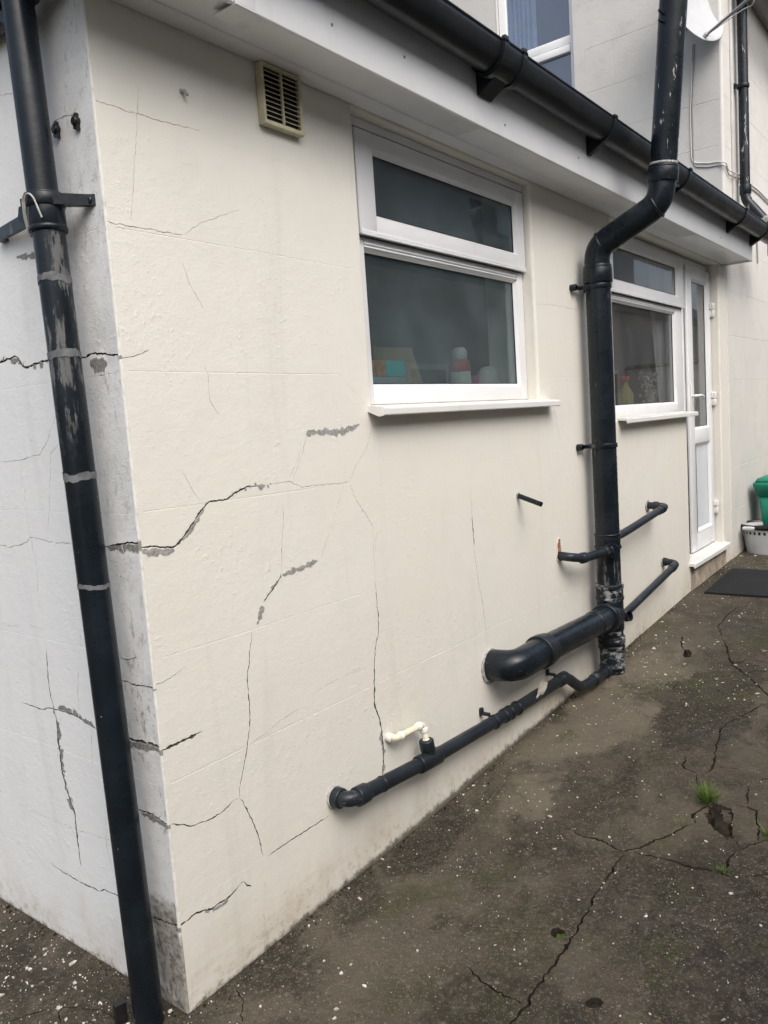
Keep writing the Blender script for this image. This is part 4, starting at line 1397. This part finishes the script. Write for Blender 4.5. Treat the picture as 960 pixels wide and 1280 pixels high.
wh = waste('condensate_pipe', 'yellowed white plastic condensate pipe dropping into the low black pipe',
      [(.880, .02, .406), (.880, -.036, .408), (1.030, -.042, .4065), (1.026, -.056, .335)], [0, .02, .016, 0], .0115, 'yellowed_plastic')
for c_, a_, r_, h_ in (((.880, -.012, .4072), (0, 1, 0), .0155, .020), ((.908, -.0371, .4077), (1, -.04, 0), .0150, .016), ((1.004, -.041, .4068), (1, -.04, 0), .0150, .020),
                       ((1.029, -.0455, .386), (-.05, -.2, -1), .0150, .020), ((1.0268, -.0535, .350), (-.05, -.2, -1), .0145, .014)):
    mb = MB(); ring(mb, c_, a_, r_, h_, 20); mb.build('fitting', 'white_plastic', wh)

mw = waste('short_waste_pipe', 'short black waste pipe from a broken hole in the wall to the stack strap',
      [(2.245, .02, .785), (2.245, -.058, .778), (2.33, -.085, .760), (2.545, -.135, .766)], [0, .025, .03, 0], .0205,
      collars=[((2.33, -.083, .7615), (1, -.25, 0), .026, .035), ((2.525, -.130, .7655), (1, -.23, .02), .031, .02), ((2.495, -.123, .7645), (1, -.23, .02), .027, .03)])
mb = MB(); q = [(2.218, .775), (2.226, .84), (2.236, .862), (2.25, .866), (2.264, .85), (2.268, .80), (2.27, .765), (2.25, .752), (2.23, .757)]
mb.prism(q, 'y', -.0015, .004); o_ = mb.build('broken_hole', 'brick_hole', mw)
mb = MB()
for k in range(len(q)):
    a, b = Vector((q[k][0], -.002, q[k][1])), Vector((q[(k+1) % len(q)][0], -.002, q[(k+1) % len(q)][1]))
    mb.tube([a, (a+b)/2+Vector((0, -.002, 0)), b], [.002, .0038, .002], 8)
mb.build('chipped_paint_edge', 'paper', mw)

ru = waste('upper_waste_pipe', 'upper of two black waste pipes between the soil pipe and the wall under the window',
      [(3.44, .02, .872), (3.44, -.108, .866), (2.85, -.106, .815), (2.645, -.100, .80)], [0, .03, .05, 0], .0205,
      collars=[((3.375, -.1078, .8605), (1, 0, .09), .0255, .045), ((3.44, -.052, .8687), (0, 1, 0), .0255, .03), ((3.31, -.1076, .855), (1, 0, .09), .0235, .014)])
mb = MB(); ring(mb, (3.44, -.003, .871), (0, 1, 0), .033, .008, 20, .003); mb.build('wall_seal', 'filler', ru)
rl = waste('lower_waste_pipe', 'lower of two black waste pipes, joining the soil pipe at its tee',
      [(3.68, .02, .497), (3.68, -.090, .492), (2.85, -.092, .392), (2.68, -.095, .380)], [0, .06, .05, 0], .0205,
      collars=[((3.585, -.0902, .4805), (1, 0, .12), .024, .05), ((3.68, -.018, .4955), (0, 1, 0), .0245, .025), ((2.73, -.0935, .3835), (1, 0, .09), .027, .035)])
mb = MB(); ring(mb, (3.68, -.003, .496), (0, 1, 0), .033, .008, 20, .003); mb.build('wall_seal', 'filler', rl)
mb = MB(); mb.tube([(2.72, -.125, .392), (2.715, -.15, .40)], .026, 18, False); mb.tube([(2.73, -.10, .385), (2.72, -.125, .392)], .022, 18); mb.build('open_boss', 'black_waste', rl)

ov = thing('overflow_pipe', 'thin black overflow pipe poking out of the wall on its own', 'overflow pipe', (1.875, 0, 1.1))
mb = MB(); mb.tube([(1.878, .02, 1.112), (1.862, -.115, 1.070)], .0105, 18); mb.build('pipe', 'black_paint', ov)
mb = MB(); mb.tube([(1.8632, -.105, 1.073), (1.8617, -.1153, 1.0697)], .0085, 16); mb.build('bore', 'dark_void', ov)
mb = MB(); ring(mb, (1.876, -.002, 1.106), (0, 1, 0), .0145, .007, 16, .002); mb.build('seal', 'filler', ov)

fl = MB()
q = [(1.838+(a_-1.855)*1.45, .285+(b_-.285)*1.15) for a_, b_ in [(1.822, .262), (1.83, .278), (1.828, .312), (1.852, .318), (1.872, .300), (1.884, .302), (1.888, .278), (1.87, .272), (1.862, .254), (1.85, .268)]]
fl.add([(x, -.088-.10*(z-.26)+.004*math.sin(x*300), z) for x, z in q]+[(x, -.0855-.10*(z-.26)+.004*math.sin(x*300), z) for x, z in q],
       [tuple(range(10)), tuple(range(10, 20))[::-1]]+[(k, (k+1) % 10, 10+(k+1) % 10, 10+k) for k in range(10)])
tag(fl.build('paint_flake', 'paper'), 'torn pale flake of paint caught on the low waste pipe', 'paint flake')

# ================================================================== AIR VENT
vent = thing('air_vent', 'yellowed plastic louvred air vent under the soffit', 'vent', (.59, 0, 2.35))
vx0, vx1, vz0, vz1 = .512, .668, 2.272, 2.432
mb = MB(); mb.box((vx0+.004, -.010, vz0+.004), (vx1-.004, .0, vz1-.004)); mb.build('box', 'dark_void', vent)
mb = MB()
frame_rect(mb, vx0, vx1, vz0, vz1, -.026, -.001, .008, .007, .010, .007, .0015)
frame_rect(mb, vx0+.008, vx1-.007, vz0+.010, vz1-.007, -.0235, -.0165, .003, .003, .003, .003, .001)
mb.build('frame', 'vent_plastic', vent)
ns = 10
for side in (0, 1):
    xa = vx0+.0115 if side == 0 else (vx0+vx1)/2+.003
    xb = (vx0+vx1)/2-.003 if side == 0 else vx1-.0105
    for k in range(ns):
        z = vz0+.024+(vz1-vz0-.044)*k/(ns-1)
        mb = MB(); mb.prism([(-.0235, z-.0010), (-.0235, z+.0008), (-.0205, z+.0012), (-.0205, z-.0004)], 'x', xa, xb); mb.build('slat', 'vent_plastic', vent)
mb = MB(); mb.box(((vx0+vx1)/2-.003, -.0245, vz0+.0135), ((vx0+vx1)/2+.003, -.0165, vz1-.0105), .001); mb.build('centre_bar', 'vent_plastic', vent)

nl = MB()
nl.tube([(.252, .004, 2.290), (.254, -.010, 2.286), (.258, -.016, 2.276)], [.006, .005, .004], 10)
tag(nl.build('bent_nail', 'cable_grey'), 'small bent nail stub in the cream wall left of the vent', 'nail')

# ================================================================== UPSTAIRS PIPE, CABLES, DISH
hp = thing('house_downpipe', 'narrow black downpipe on the house discharging into the gutter', 'downpipe', (5.63, -.06, 2.8))
mb = MB(); mb.tube(fillet([(5.62, -.065, 6.3), (5.63, -.065, 2.96), (5.615, -.16, 2.83), (5.60, -.255, 2.70)], [0, .05, .04, 0]), .036, 24); mb.build('pipe', 'black_stack_top', hp)
for z in (6.0, 3.78):
    mb = MB(); ring(mb, (5.622, -.065, z), (0, 0, 1), .044, .03, 24); mb.box((5.54, -.034, z-.012), (5.60, -.006, z+.012), .002); mb.box((5.57, -.05, z-.01), (5.59, -.02, z+.01)); mb.build('bracket', 'black_paint', hp)
mb = MB(); ring(mb, (5.63, -.066, 3.03), (0, 0, 1), .042, .07, 24); mb.build('collar', 'black_paint', hp)
mb = MB(); ring(mb, (5.606, -.21, 2.762), (-.1, -.6, -.75), .042, .05, 24); mb.build('shoe', 'filler_dark', hp)
tk = MB(); tk.box((5.48, -.024, 2.72), (5.515, -.007, 6.4), .004)
tag(tk.build('cable_trunking', 'cable'), 'slim pale cable trunking beside the narrow house downpipe', 'trunking')
def cable(name, pts, label, mat='cable', r=.004, rad=.02):
    mb = MB(); mb.tube(fillet(pts, rad, 5), r, 8)
    return tag(mb.build(name, mat), label, 'cable')
cx = HX-.005
cable('aerial_cable', [(cx, .20, 4.05), (cx, .20, 3.9), (cx, .222, 3.6), (cx, .222, 3.25), (cx, .20, 3.215), (cx, .10, 3.19), (cx, .03, 3.185), (cx-.012, -.022, 3.165), (5.36, -.014, 3.13), (5.46, -.03, 3.13), (5.54, -.03, 3.14), (5.75, -.012, 3.16), (6.3, -.012, 3.165), (7.6, -.012, 3.10)],
      'pale aerial cable turning the house corner, the upper of two')
cable('aerial_cable', [(cx, .185, 4.05), (cx, .188, 3.9), (cx, .208, 3.6), (cx, .206, 3.21), (cx, .19, 3.185), (cx, .10, 3.162), (cx, .03, 3.16), (cx-.012, -.022, 3.14), (5.36, -.014, 3.10), (5.46, -.03, 3.10), (5.54, -.03, 3.11), (5.75, -.012, 3.13), (6.3, -.012, 3.135), (7.6, -.012, 3.07)],
      'grey aerial cable turning the house corner, the lower of two', 'cable_grey')
cable('loose_cable', [(6.2, -.012, 3.0), (6.22, -.014, 2.8), (6.24, -.014, 2.56)], 'loose end of cable hanging down the wall past the gutter', 'cable_grey', .006)
dish = thing('satellite_dish', 'white satellite dish on the gable wall with its feed arm', 'satellite dish', (5.2, .15, 4.3))
dc = Vector((5.10, .165, 4.225))
ax = Vector((-.38, -.87, .28)).normalized()
q = ax.to_track_quat('Z', 'Y')
mb = MB()
prof_ = [(0, 0), (.06, .0025), (.12, .010), (.18, .0225), (.24, .040), (.285, .056), (.30, .062), (.303, .058), (.285, .050), (.18, .016), (.06, -.004), (0, -.006)]
tmp = MB(); tmp.lathe(prof_, seg=48)
mb.add([dc+q @ Vector((v[0]*.95, v[1], v[2])) for v in tmp.v], tmp.f, True); mb.build('reflector', 'dish_white', dish)
mb = MB(); mb.tube([dc-ax*.005, dc-ax*.07, Vector((5.2, .30, 4.25)), Vector((HX, .30, 4.25))], .02, 14); mb.box((HX-.012, .23, 4.17), (HX, .37, 4.33), .002); mb.build('mount', 'steel', dish)
low = dc+q @ Vector((0, 0, .0))
dn = (Vector((0, 0, -1))-ax*Vector((0, 0, -1)).dot(ax)).normalized()
a0 = dc+dn*.262+ax*.056
a1 = Vector((4.93, -.31, 4.10))
mb = MB(); mb.tube([a0, a1], .0105, 12); ring(mb, a0+(a1-a0)*.02, a1-a0, .016, .03, 14); mb.build('feed_arm', 'steel', dish)
mb = MB(); ring(mb, a1+Vector((0, -.02, .03)), ax, .03, .10, 20); mb.build('feed_horn', 'cable_grey', dish)
mb = MB(); mb.tube(fillet([a1+Vector((0, .0, .0)), a1+Vector((.02, .02, -.06)), a1+Vector((.1, .10, -.03)), a0+Vector((.1, .05, .03)), a0+Vector((.16, .06, .02))], .04), .0035, 8); mb.build('lead', 'cable', dish)

# ================================================================== DOOR MAT, BASKET, BIN
def lerp_z(pts):
    return [(x, y, height(x, y)) for x, y in pts]
mb = MB()
nx, ny = 10, 8
vs, fs = [], []
for i in range(nx+1):
    for j in range(ny+1):
        x = 4.18+.72*i/nx+.015*j/ny
        y = -.10-.55*j/ny
        vs.append((x, y, height(x, y)+.014))
for i in range(nx):
    for j in range(ny):
        a = i*(ny+1)+j
        fs.append((a, a+1, a+ny+2, a+ny+1))
rim = [i*(ny+1) for i in range(nx+1)]+[nx*(ny+1)+j for j in range(1, ny+1)]+[i*(ny+1)+ny for i in range(nx-1, -1, -1)]+[j for j in range(ny-1, 0, -1)]
b0 = len(vs)
vs += [(vs[i][0], vs[i][1], vs[i][2]-.02) for i in rim]
for k in range(len(rim)):
    k2 = (k+1) % len(rim)
    fs.append((rim[k], rim[k2], b0+k2, b0+k))
mb.add(vs, fs); tag(mb.build('door_mat', 'mat_rubber'), 'black rubber door mat speckled with white flakes below the door', 'door mat')

BX, BY = 5.66, -.225
bz = height(BX, BY)-.001
bk = thing('laundry_basket', 'white plastic tub with a row of holes under its black rim', 'basket', (BX, BY, bz))
mb = MB()
H = .225
seg = 72
# wall with a pierced band
def brad(z): return .160+.035*z/H
rows = [0, .05, .11, .155, .178, .196, .215]
vs, fs = [], []
for th in (0, -.004):
    for z in rows:
        for k in range(seg):
            a = 2*math.pi*k/seg
            r_ = brad(z)+th
            vs.append((BX+r_*math.cos(a), BY+r_*1.25*math.sin(a), bz+z))
nr = len(rows)
for s_ in (0, 1):
    for i in range(nr-1):
        for k in range(seg):
            if i == 3 and k % 2 == 0:
                continue
            k2 = (k+1) % seg
            o_ = s_*nr*seg
            fs.append((o_+i*seg+k, o_+i*seg+k2, o_+(i+1)*seg+k2, o_+(i+1)*seg+k))
mb.add(vs, fs, True)
mb.lathe([(0, .002), (.158, .002)], (BX, BY, bz), 36, 1, 1.25)
mb.build('tub', 'basket_white', bk)
mb = MB(); mb.lathe([(.193, .196), (.204, .197), (.206, .226), (.198, .232), (.190, .228), (.189, .196)], (BX, BY, bz), 48, 1, 1.25); mb.build('rim', 'black_plastic', bk)
mb = MB(); mb.lathe([(.0, .205), (.10, .20), (.165, .192), (.178, .185), (.168, .10)], (BX, BY, bz), 32, 1, 1.22); mb.build('contents', 'black_plastic', bk)
mb = MB(); mb.box((BX-.215, BY+.10, bz+.199), (BX-.165, BY+.185, bz+.224), .006); mb.build('rim_clip', 'basket_white', bk)
mb = MB(); mb.tube([(BX-.02, BY-.05, bz+.13), (BX+.02, BY-.16, bz+.30), (BX+.04, BY-.24, bz+.48)], .012, 12)
tag(mb.build('brush_handle', 'black_plastic'), 'black stick leaning out of the white tub', 'stick')

gb = thing('recycling_bin', 'green plastic bin with a flared rim behind the white tub', 'bin', (6.05, -.27, .25))
gx, gy, gz0 = 5.98, -.262, height(5.98, -.26)-.03
def rrect(cx_, cy_, hx, hy, r_, n=5):
    out = []
    for sx, sy, a0_ in ((1, 1, 0), (-1, 1, 90), (-1, -1, 180), (1, -1, 270)):
        for k in range(n+1):
            a = R(a0_+90*k/n)
            out.append((cx_+sx*(hx-r_)+r_*math.cos(a), cy_+sy*(hy-r_)+r_*math.sin(a)))
    return out
def loft(mb, sections):
    n = len(sections[0][0])
    vs = [(x, y, z) for s_, z in sections for x, y in s_]
    fs = []
    for i in range(len(sections)-1):
        for k in range(n):
            k2 = (k+1) % n
            fs.append((i*n+k, i*n+k2, (i+1)*n+k2, (i+1)*n+k))
    fs.append(tuple(range(n))[::-1])
    fs.append(tuple(range((len(sections)-1)*n, len(sections)*n)))
    mb.add(vs, fs, True)
mb = MB()
loft(mb, [(rrect(gx, gy, .15, .14, .03), gz0), (rrect(gx, gy, .17, .165, .03), gz0+.28), (rrect(gx, gy, .185, .18, .03), gz0+.45)])
mb.build('body', 'green_plastic', gb)
mb = MB()
loft(mb, [(rrect(gx, gy, .19, .185, .03), gz0+.44), (rrect(gx, gy, .215, .215, .03), gz0+.53), (rrect(gx, gy, .218, .218, .03), gz0+.545), (rrect(gx, gy, .21, .21, .03), gz0+.555)])
mb.build('rim', 'green_plastic', gb)
mb = MB()
loft(mb, [(rrect(gx, gy, .205, .205, .03), gz0+.556), (rrect(gx, gy, .19, .19, .03), gz0+.585), (rrect(gx, gy, .12, .12, .03), gz0+.60)])
mb.build('lid', 'green_plastic', gb)

# ================================================================== THINGS BEHIND THE GLASS
for xa, xb, z in ((.93, 2.12, 1.545), (3.02, 4.45, 1.43)):
    mb = MB(); mb.box((xa-.02, .12 if xa < 2 else .15, z-.03), (xb+.02, .42, z), .006)
    mb.build('inside_sill', 'white_plastic', ext)
z0 = 1.545
def carton(name, x0, x1, y0, y1, h, mat, label, cat='box'):
    mb = MB(); mb.box((x0, y0, z0), (x1, y1, z0+h), .003)
    return tag(mb.build(name, mat), label, cat)
tc = thing('printed_carton', 'small grey carton with orange and teal top standing inside the hazy window', 'carton', (1.35, .25, z0))
mb = MB(); mb.box((1.22, .22, z0), (1.43, .31, z0+.075), .002); mb.build('carton_base', 'grey_card', tc)
mb = MB(); mb.box((1.22, .22, z0+.0755), (1.305, .31, z0+.135), .002); mb.build('orange_side', 'orange_card', tc)
mb = MB(); mb.box((1.3055, .22, z0+.0755), (1.43, .31, z0+.135), .002); mb.build('teal_side', 'teal_card', tc)
cb = MB(); cb.prism([(1.40, z0), (1.72, z0), (1.70, z0+.05), (1.63, z0+.205), (1.37, z0+.20)], 'y', .325, .40)
tag(cb.build('cardboard_box', 'cardboard'), 'brown cardboard box standing inside the hazy window', 'box')
bt = thing('spray_bottle', 'cream bottle with a red band standing inside the hazy window', 'bottle', (1.88, .25, z0))
mb = MB(); mb.lathe([(0, 0), (.042, 0), (.045, .01), (.045, .11), (.03, .14)], (1.88, .25, z0), 20); mb.build('body', 'cream_plastic', bt)
mb = MB(); mb.lathe([(.0455, .10), (.0462, .103), (.040, .150), (.03, .152)], (1.88, .25, z0), 20); mb.build('band', 'red_plastic', bt)
mb = MB(); mb.lathe([(.028, .15), (.032, .155), (.034, .19), (.02, .205), (0, .206)], (1.88, .25, z0), 20); mb.build('cap', 'cream_plastic', bt)
mb = MB(); mb.box((2.00, .27, z0), (2.08, .33, z0+.09), .004)
tag(mb.build('magenta_packet', 'magenta_card'), 'small magenta packet beside the cream bottle behind hazy glass', 'packet')
mb = MB(); mb.lathe([(0, 0), (.05, 0), (.055, .05), (.052, .10), (.03, .125), (0, .13)], (2.12, .25, z0), 20)
tag(mb.build('white_jar', 'cream_plastic'), 'round white jar at the right end of the hazy window sill', 'jar')
z2 = 1.43
yb = thing('cleaner_bottle', 'yellow cleaner bottle with a red trigger inside the window by the door', 'bottle', (3.74, .22, z2))
mb = MB(); mb.lathe([(0, 0), (.05, 0), (.052, .01), (.05, .10), (.02, .15), (.018, .17)], (3.74, .22, z2), 20); mb.build('body', 'yellow_plastic', yb)
mb = MB(); mb.box((3.69, .205, z2+.171), (3.79, .235, z2+.205), .006); mb.build('trigger', 'red_plastic', yb)
lc = MB()
for k in range(90):
    c = Vector((4.25+rnd.uniform(-.11, .11), .24+rnd.uniform(-.04, .04), z2+.03+rnd.uniform(0, .22)))
    r_ = rnd.uniform(.006, .012)
    t_ = MB(); t_.lathe([(.001, -r_), (r_*.8, -r_*.6), (r_, 0), (r_*.8, r_*.6), (.001, r_)], c, 8)
    lc.add(t_.v, t_.f, True)
lc.tube([(4.25, .24, z2), (4.25, .24, z2+.12)], .03, 10)
tag(lc.build('dried_flowers', 'lace'), 'bunch of pale dried flowers inside the window by the door', 'flowers')
def drape(name, x0, x1, zt, zb, y, label, pinch):
    mb = MB()
    vs, fs = [], []
    N, Mz = 60, 16
    for j in range(Mz+1):
        s_ = j/Mz
        for i in range(N+1):
            t_ = i/N
            w_ = 1-pinch*s_
            x = x1-(x1-x0)*(1-t_)*w_
            vs.append((x, y+.02*math.sin(t_*34+s_*2)+.008*math.sin(t_*77), zt+(zb-zt)*s_))
    for j in range(Mz):
        for i in range(N):
            a = j*(N+1)+i
            fs.append((a, a+1, a+N+2, a+N+1))
    mb.add(vs, fs, True)
    return tag(mb.build(name, 'curtain'), label, 'curtain')
drape('curtain', 4.16, 4.50, 2.40, 1.45, .19, 'pale curtain gathered inside the window by the door', .55)
drape('curtain', 4.72, 5.05, 2.36, .6, .185, 'pale curtain hanging inside the glazed door', .5)

# ================================================================== NEIGHBOUR ACROSS THE YARD (seen mirrored in the glass)
pb = thing('pale_building', 'tall pale rendered building beyond the low rendered one, mirrored in the far window', 'building', (16, -8, .2))
mb = MB(); mb.box((10.5, -14, 0), (26, -7.9, 8.2)); mb.build('wall', 'grey_paint', pb)
mb = MB(); mb.prism([(-14.2, 8.21), (-7.7, 8.21), (-7.7, 8.35), (-11, 10.4), (-14.2, 8.35)], 'x', 10.3, 26.2); mb.build('roof', 'slate', pb)
nb = thing('neighbour_building', 'low pale rendered building across the yard, mirrored in the windows', 'building', (9, -4.2, .2))
mb = MB(); mb.box((-6.5, -7.5, -.1), (22, -4.2, 3.35)); mb.build('wall', 'neighbour_render', nb)  # unseen wall, lengthened past the corner to shade the lower main wall
mb = MB(); mb.prism([(-7.7, 3.36), (-4.0, 3.36), (-4.0, 3.48), (-5.85, 4.6), (-7.7, 3.48)], 'x', -6.7, 22.2); mb.build('roof', 'slate', nb)
for x in (-2.4, 3.2, 7.2, 10.4, 13.6):
    mb = MB(); mb.box((x, -4.25, 1.0), (x+1.0, -4.19, 2.2)); mb.build('window', 'upvc', nb)
    mb = MB(); mb.box((x+.08, -4.189, 1.08), (x+.92, -4.185, 2.12)); mb.build('pane', 'dark_void', nb)

yw = thing('yard_wall', 'plain rendered wall with a coping closing the far end of the yard', 'wall', (15, -2, .3))
mb = MB(); mb.box((15, -4.19, .2), (15.2, -.02, 2.2)); mb.build('wall', 'grey_paint', yw)
mb = MB(); mb.prism([(14.94, 2.2), (15.26, 2.2), (15.26, 2.24), (15.1, 2.29), (14.94, 2.24)], 'y', -4.19, -.02); mb.build('coping', 'concrete', yw)
# ================================================================== SMALL LITTER AND PLANTS
rc = random.Random(11)
mb = MB()
def chip(x, y, s):
    n = rc.choice((3, 4, 4, 5))
    a0_ = rc.uniform(0, 6.28)
    asp = rc.uniform(.35, 1)
    tx, ty = rc.uniform(-.25, .25), rc.uniform(-.25, .25)
    rot = rc.uniform(0, 3.14)
    z = height(x, y)+.0015
    topv, botv = [], []
    for k in range(n):
        a = a0_+6.283*k/n+rc.uniform(-.4, .4)
        r_ = s*rc.uniform(.6, 1.1)
        u, v = r_*math.cos(a), r_*asp*math.sin(a)
        X = u*math.cos(rot)-v*math.sin(rot)
        Y = u*math.sin(rot)+v*math.cos(rot)
        h = tx*X+ty*Y+min(.0022, s*.4)
        topv.append((x+X, y+Y, z+h))
        botv.append((x+X*.9, y+Y*.9, z+h-min(.003, s*.5)-.0008))
    mb.add(topv+botv, [tuple(range(n))]+[(k, n+k, n+(k+1) % n, (k+1) % n) for k in range(n)])
cnt = 0
while cnt < 5600:
    if rc.random() < .30:
        x, y = rc.uniform(-.75, .0), rc.uniform(-.35, 1.3)
        keep = 1.0 if y > -.1 else .6
    else:
        x = -.3+6.0*rc.random()**1.5
        y = -1.9*rc.random()**1.25
        keep = .35+.65*math.exp(y*1.3)
    if x > -.004 and y > -.006:
        continue
    dens = .5+.9*noise.noise(Vector((x*1.3, y*1.3, 21)))+.5*noise.noise(Vector((x*4, y*4, 2)))
    if rc.random() > keep*dens:
        continue
    s = .0013*math.exp(rc.gauss(.25, .62))
    if rc.random() < .03: s = rc.uniform(.005, .010)
    if x > 2.5: s *= 1.5
    if x < -.02 and y > -.05 and rc.random() < .10: s *= 2.0
    chip(x, y, s)
    cnt += 1
stuff(mb.build('paint_flakes', 'paint_chips', fix=False), 'white paint flakes scattered over the dark concrete', 'paint flakes')
# darker grit gathered along the foot of the walls
mb = MB()
for k in range(2600):
    if rc.random() < .78:
        x = 5.2*rc.random()**1.2
        y = -abs(rc.gauss(0, .02))-.003
    else:
        y = 1.2*rc.random()
        x = -abs(rc.gauss(0, .02))-.003
    if noise.noise(Vector((x*3, y*3, 4))) < rc.uniform(-.35, .35):
        continue
    r_ = .0015*math.exp(rc.gauss(.3, .55))
    z = height(x, y)
    vs = [(x+r_*rc.uniform(.6, 1.2)*a, y+r_*rc.uniform(.6, 1.2)*b, z+r_*c) for a, b, c in ((1, 0, 0), (-.4, .8, 0), (-.5, -.8, 0), (0, 0, 1.1))]
    mb.add(vs, [(0, 1, 3), (1, 2, 3), (2, 0, 3)])
stuff(mb.build('grit', 'ground_crack', fix=False), 'dark grit lying along the foot of the painted walls', 'grit')

def tuft(x, y, n, h, label):
    mb = MB()
    z = height(x, y)-.012
    for k in range(n):
        a = rc.uniform(0, 6.283)
        r0 = abs(rc.gauss(0, .014))
        px_, py_ = x+r0*math.cos(a), y+r0*math.sin(a)
        a2 = a+rc.uniform(-.7, .7)
        L = h*rc.uniform(.45, 1.1)
        lean = rc.uniform(.1, .9)
        w = rc.uniform(.0009, .0019)
        side = Vector((-math.sin(a2), math.cos(a2), 0))
        pts = []
        for j in range(5):
            t_ = j/4
            pts.append(Vector((px_, py_, z))+Vector((math.cos(a2), math.sin(a2), 0))*L*lean*t_**1.8+Vector((0, 0, 1))*L*(t_-.35*lean*t_*t_))
        vs = []
        for j, p in enumerate(pts):
            ww = w*(1-(j/4)**2)+.0001
            vs += [p-side*ww, p+side*ww]
        mb.add(vs, [(2*j, 2*j+1, 2*j+3, 2*j+2) for j in range(4)], True)
    return tag(mb.build('grass_tuft', 'grass_blade', fix=False), label, 'grass', 'grass growing in the cracks')
tuft(1.63, -.812, 170, .085, 'largest bright green grass tuft at the edge of the broken hole')
tuft(1.46, -.775, 45, .028, 'low green sprig on the crack leading to the broken hole')
tuft(1.255, -.955, 60, .030, 'small green sprig where two cracks meet in the concrete')
tuft(1.515, -1.035, 50, .045, 'little grass tuft in the outermost crack past the broken hole')
tuft(1.30, -.925, 22, .02, 'tiny green sprig on the crack just before its fork')

for k in range(9):
    mb = MB()
    px_, py_ = 1.60+rc.uniform(-.07, .06), -.86+rc.uniform(-.05, .03)
    s_ = rc.uniform(.008, .02)
    vs = [(px_+s_*a*rc.uniform(.6, 1.1), py_+s_*b*rc.uniform(.6, 1.1), height(px_, py_)-.018+s_*c*rc.uniform(.5, .9)) for a, b, c in ((1, 1, 0), (-1, 1, 0), (-1, -1, 0), (1, -1, 0), (.7, .7, 1), (-.7, .6, 1.1), (-.6, -.7, .9), (.7, -.6, 1))]
    mb.add(vs, [(0, 1, 2, 3), (4, 5, 6, 7), (0, 1, 5, 4), (1, 2, 6, 5), (2, 3, 7, 6), (3, 0, 4, 7)])
    tag(mb.build('rubble_stone', 'concrete'), 'small broken concrete lump lying in the grassy hole', 'stone', 'rubble in the broken hole')
def moss_patch(x, y, r_, label, mat='moss'):
    mb = MB()
    n = 46
    for k in range(n):
        a, d = rc.uniform(0, 6.28), r_*math.sqrt(rc.random())
        px_, py_ = x+d*math.cos(a), y+d*math.sin(a)
        s = rc.uniform(.003, .008)
        t_ = MB(); t_.lathe([(s, -.004), (s*.8, s*.3), (s*.3, s*.55), (.0003, s*.6)], (px_, py_, height(px_, py_)-.006), 7)
        mb.add(t_.v, t_.f, True)
    return tag(mb.build('moss_clump', mat), label, 'moss', 'moss in the concrete')
moss_patch(.737, -.676, .018, 'pale mossy clump filling the small pit in the concrete')
moss_patch(2.36, -.50, .05, 'flat moss clump on the cracked concrete near the soil pipe')
moss_patch(.05, -.02, .03, 'green moss at the very foot of the wall corner')
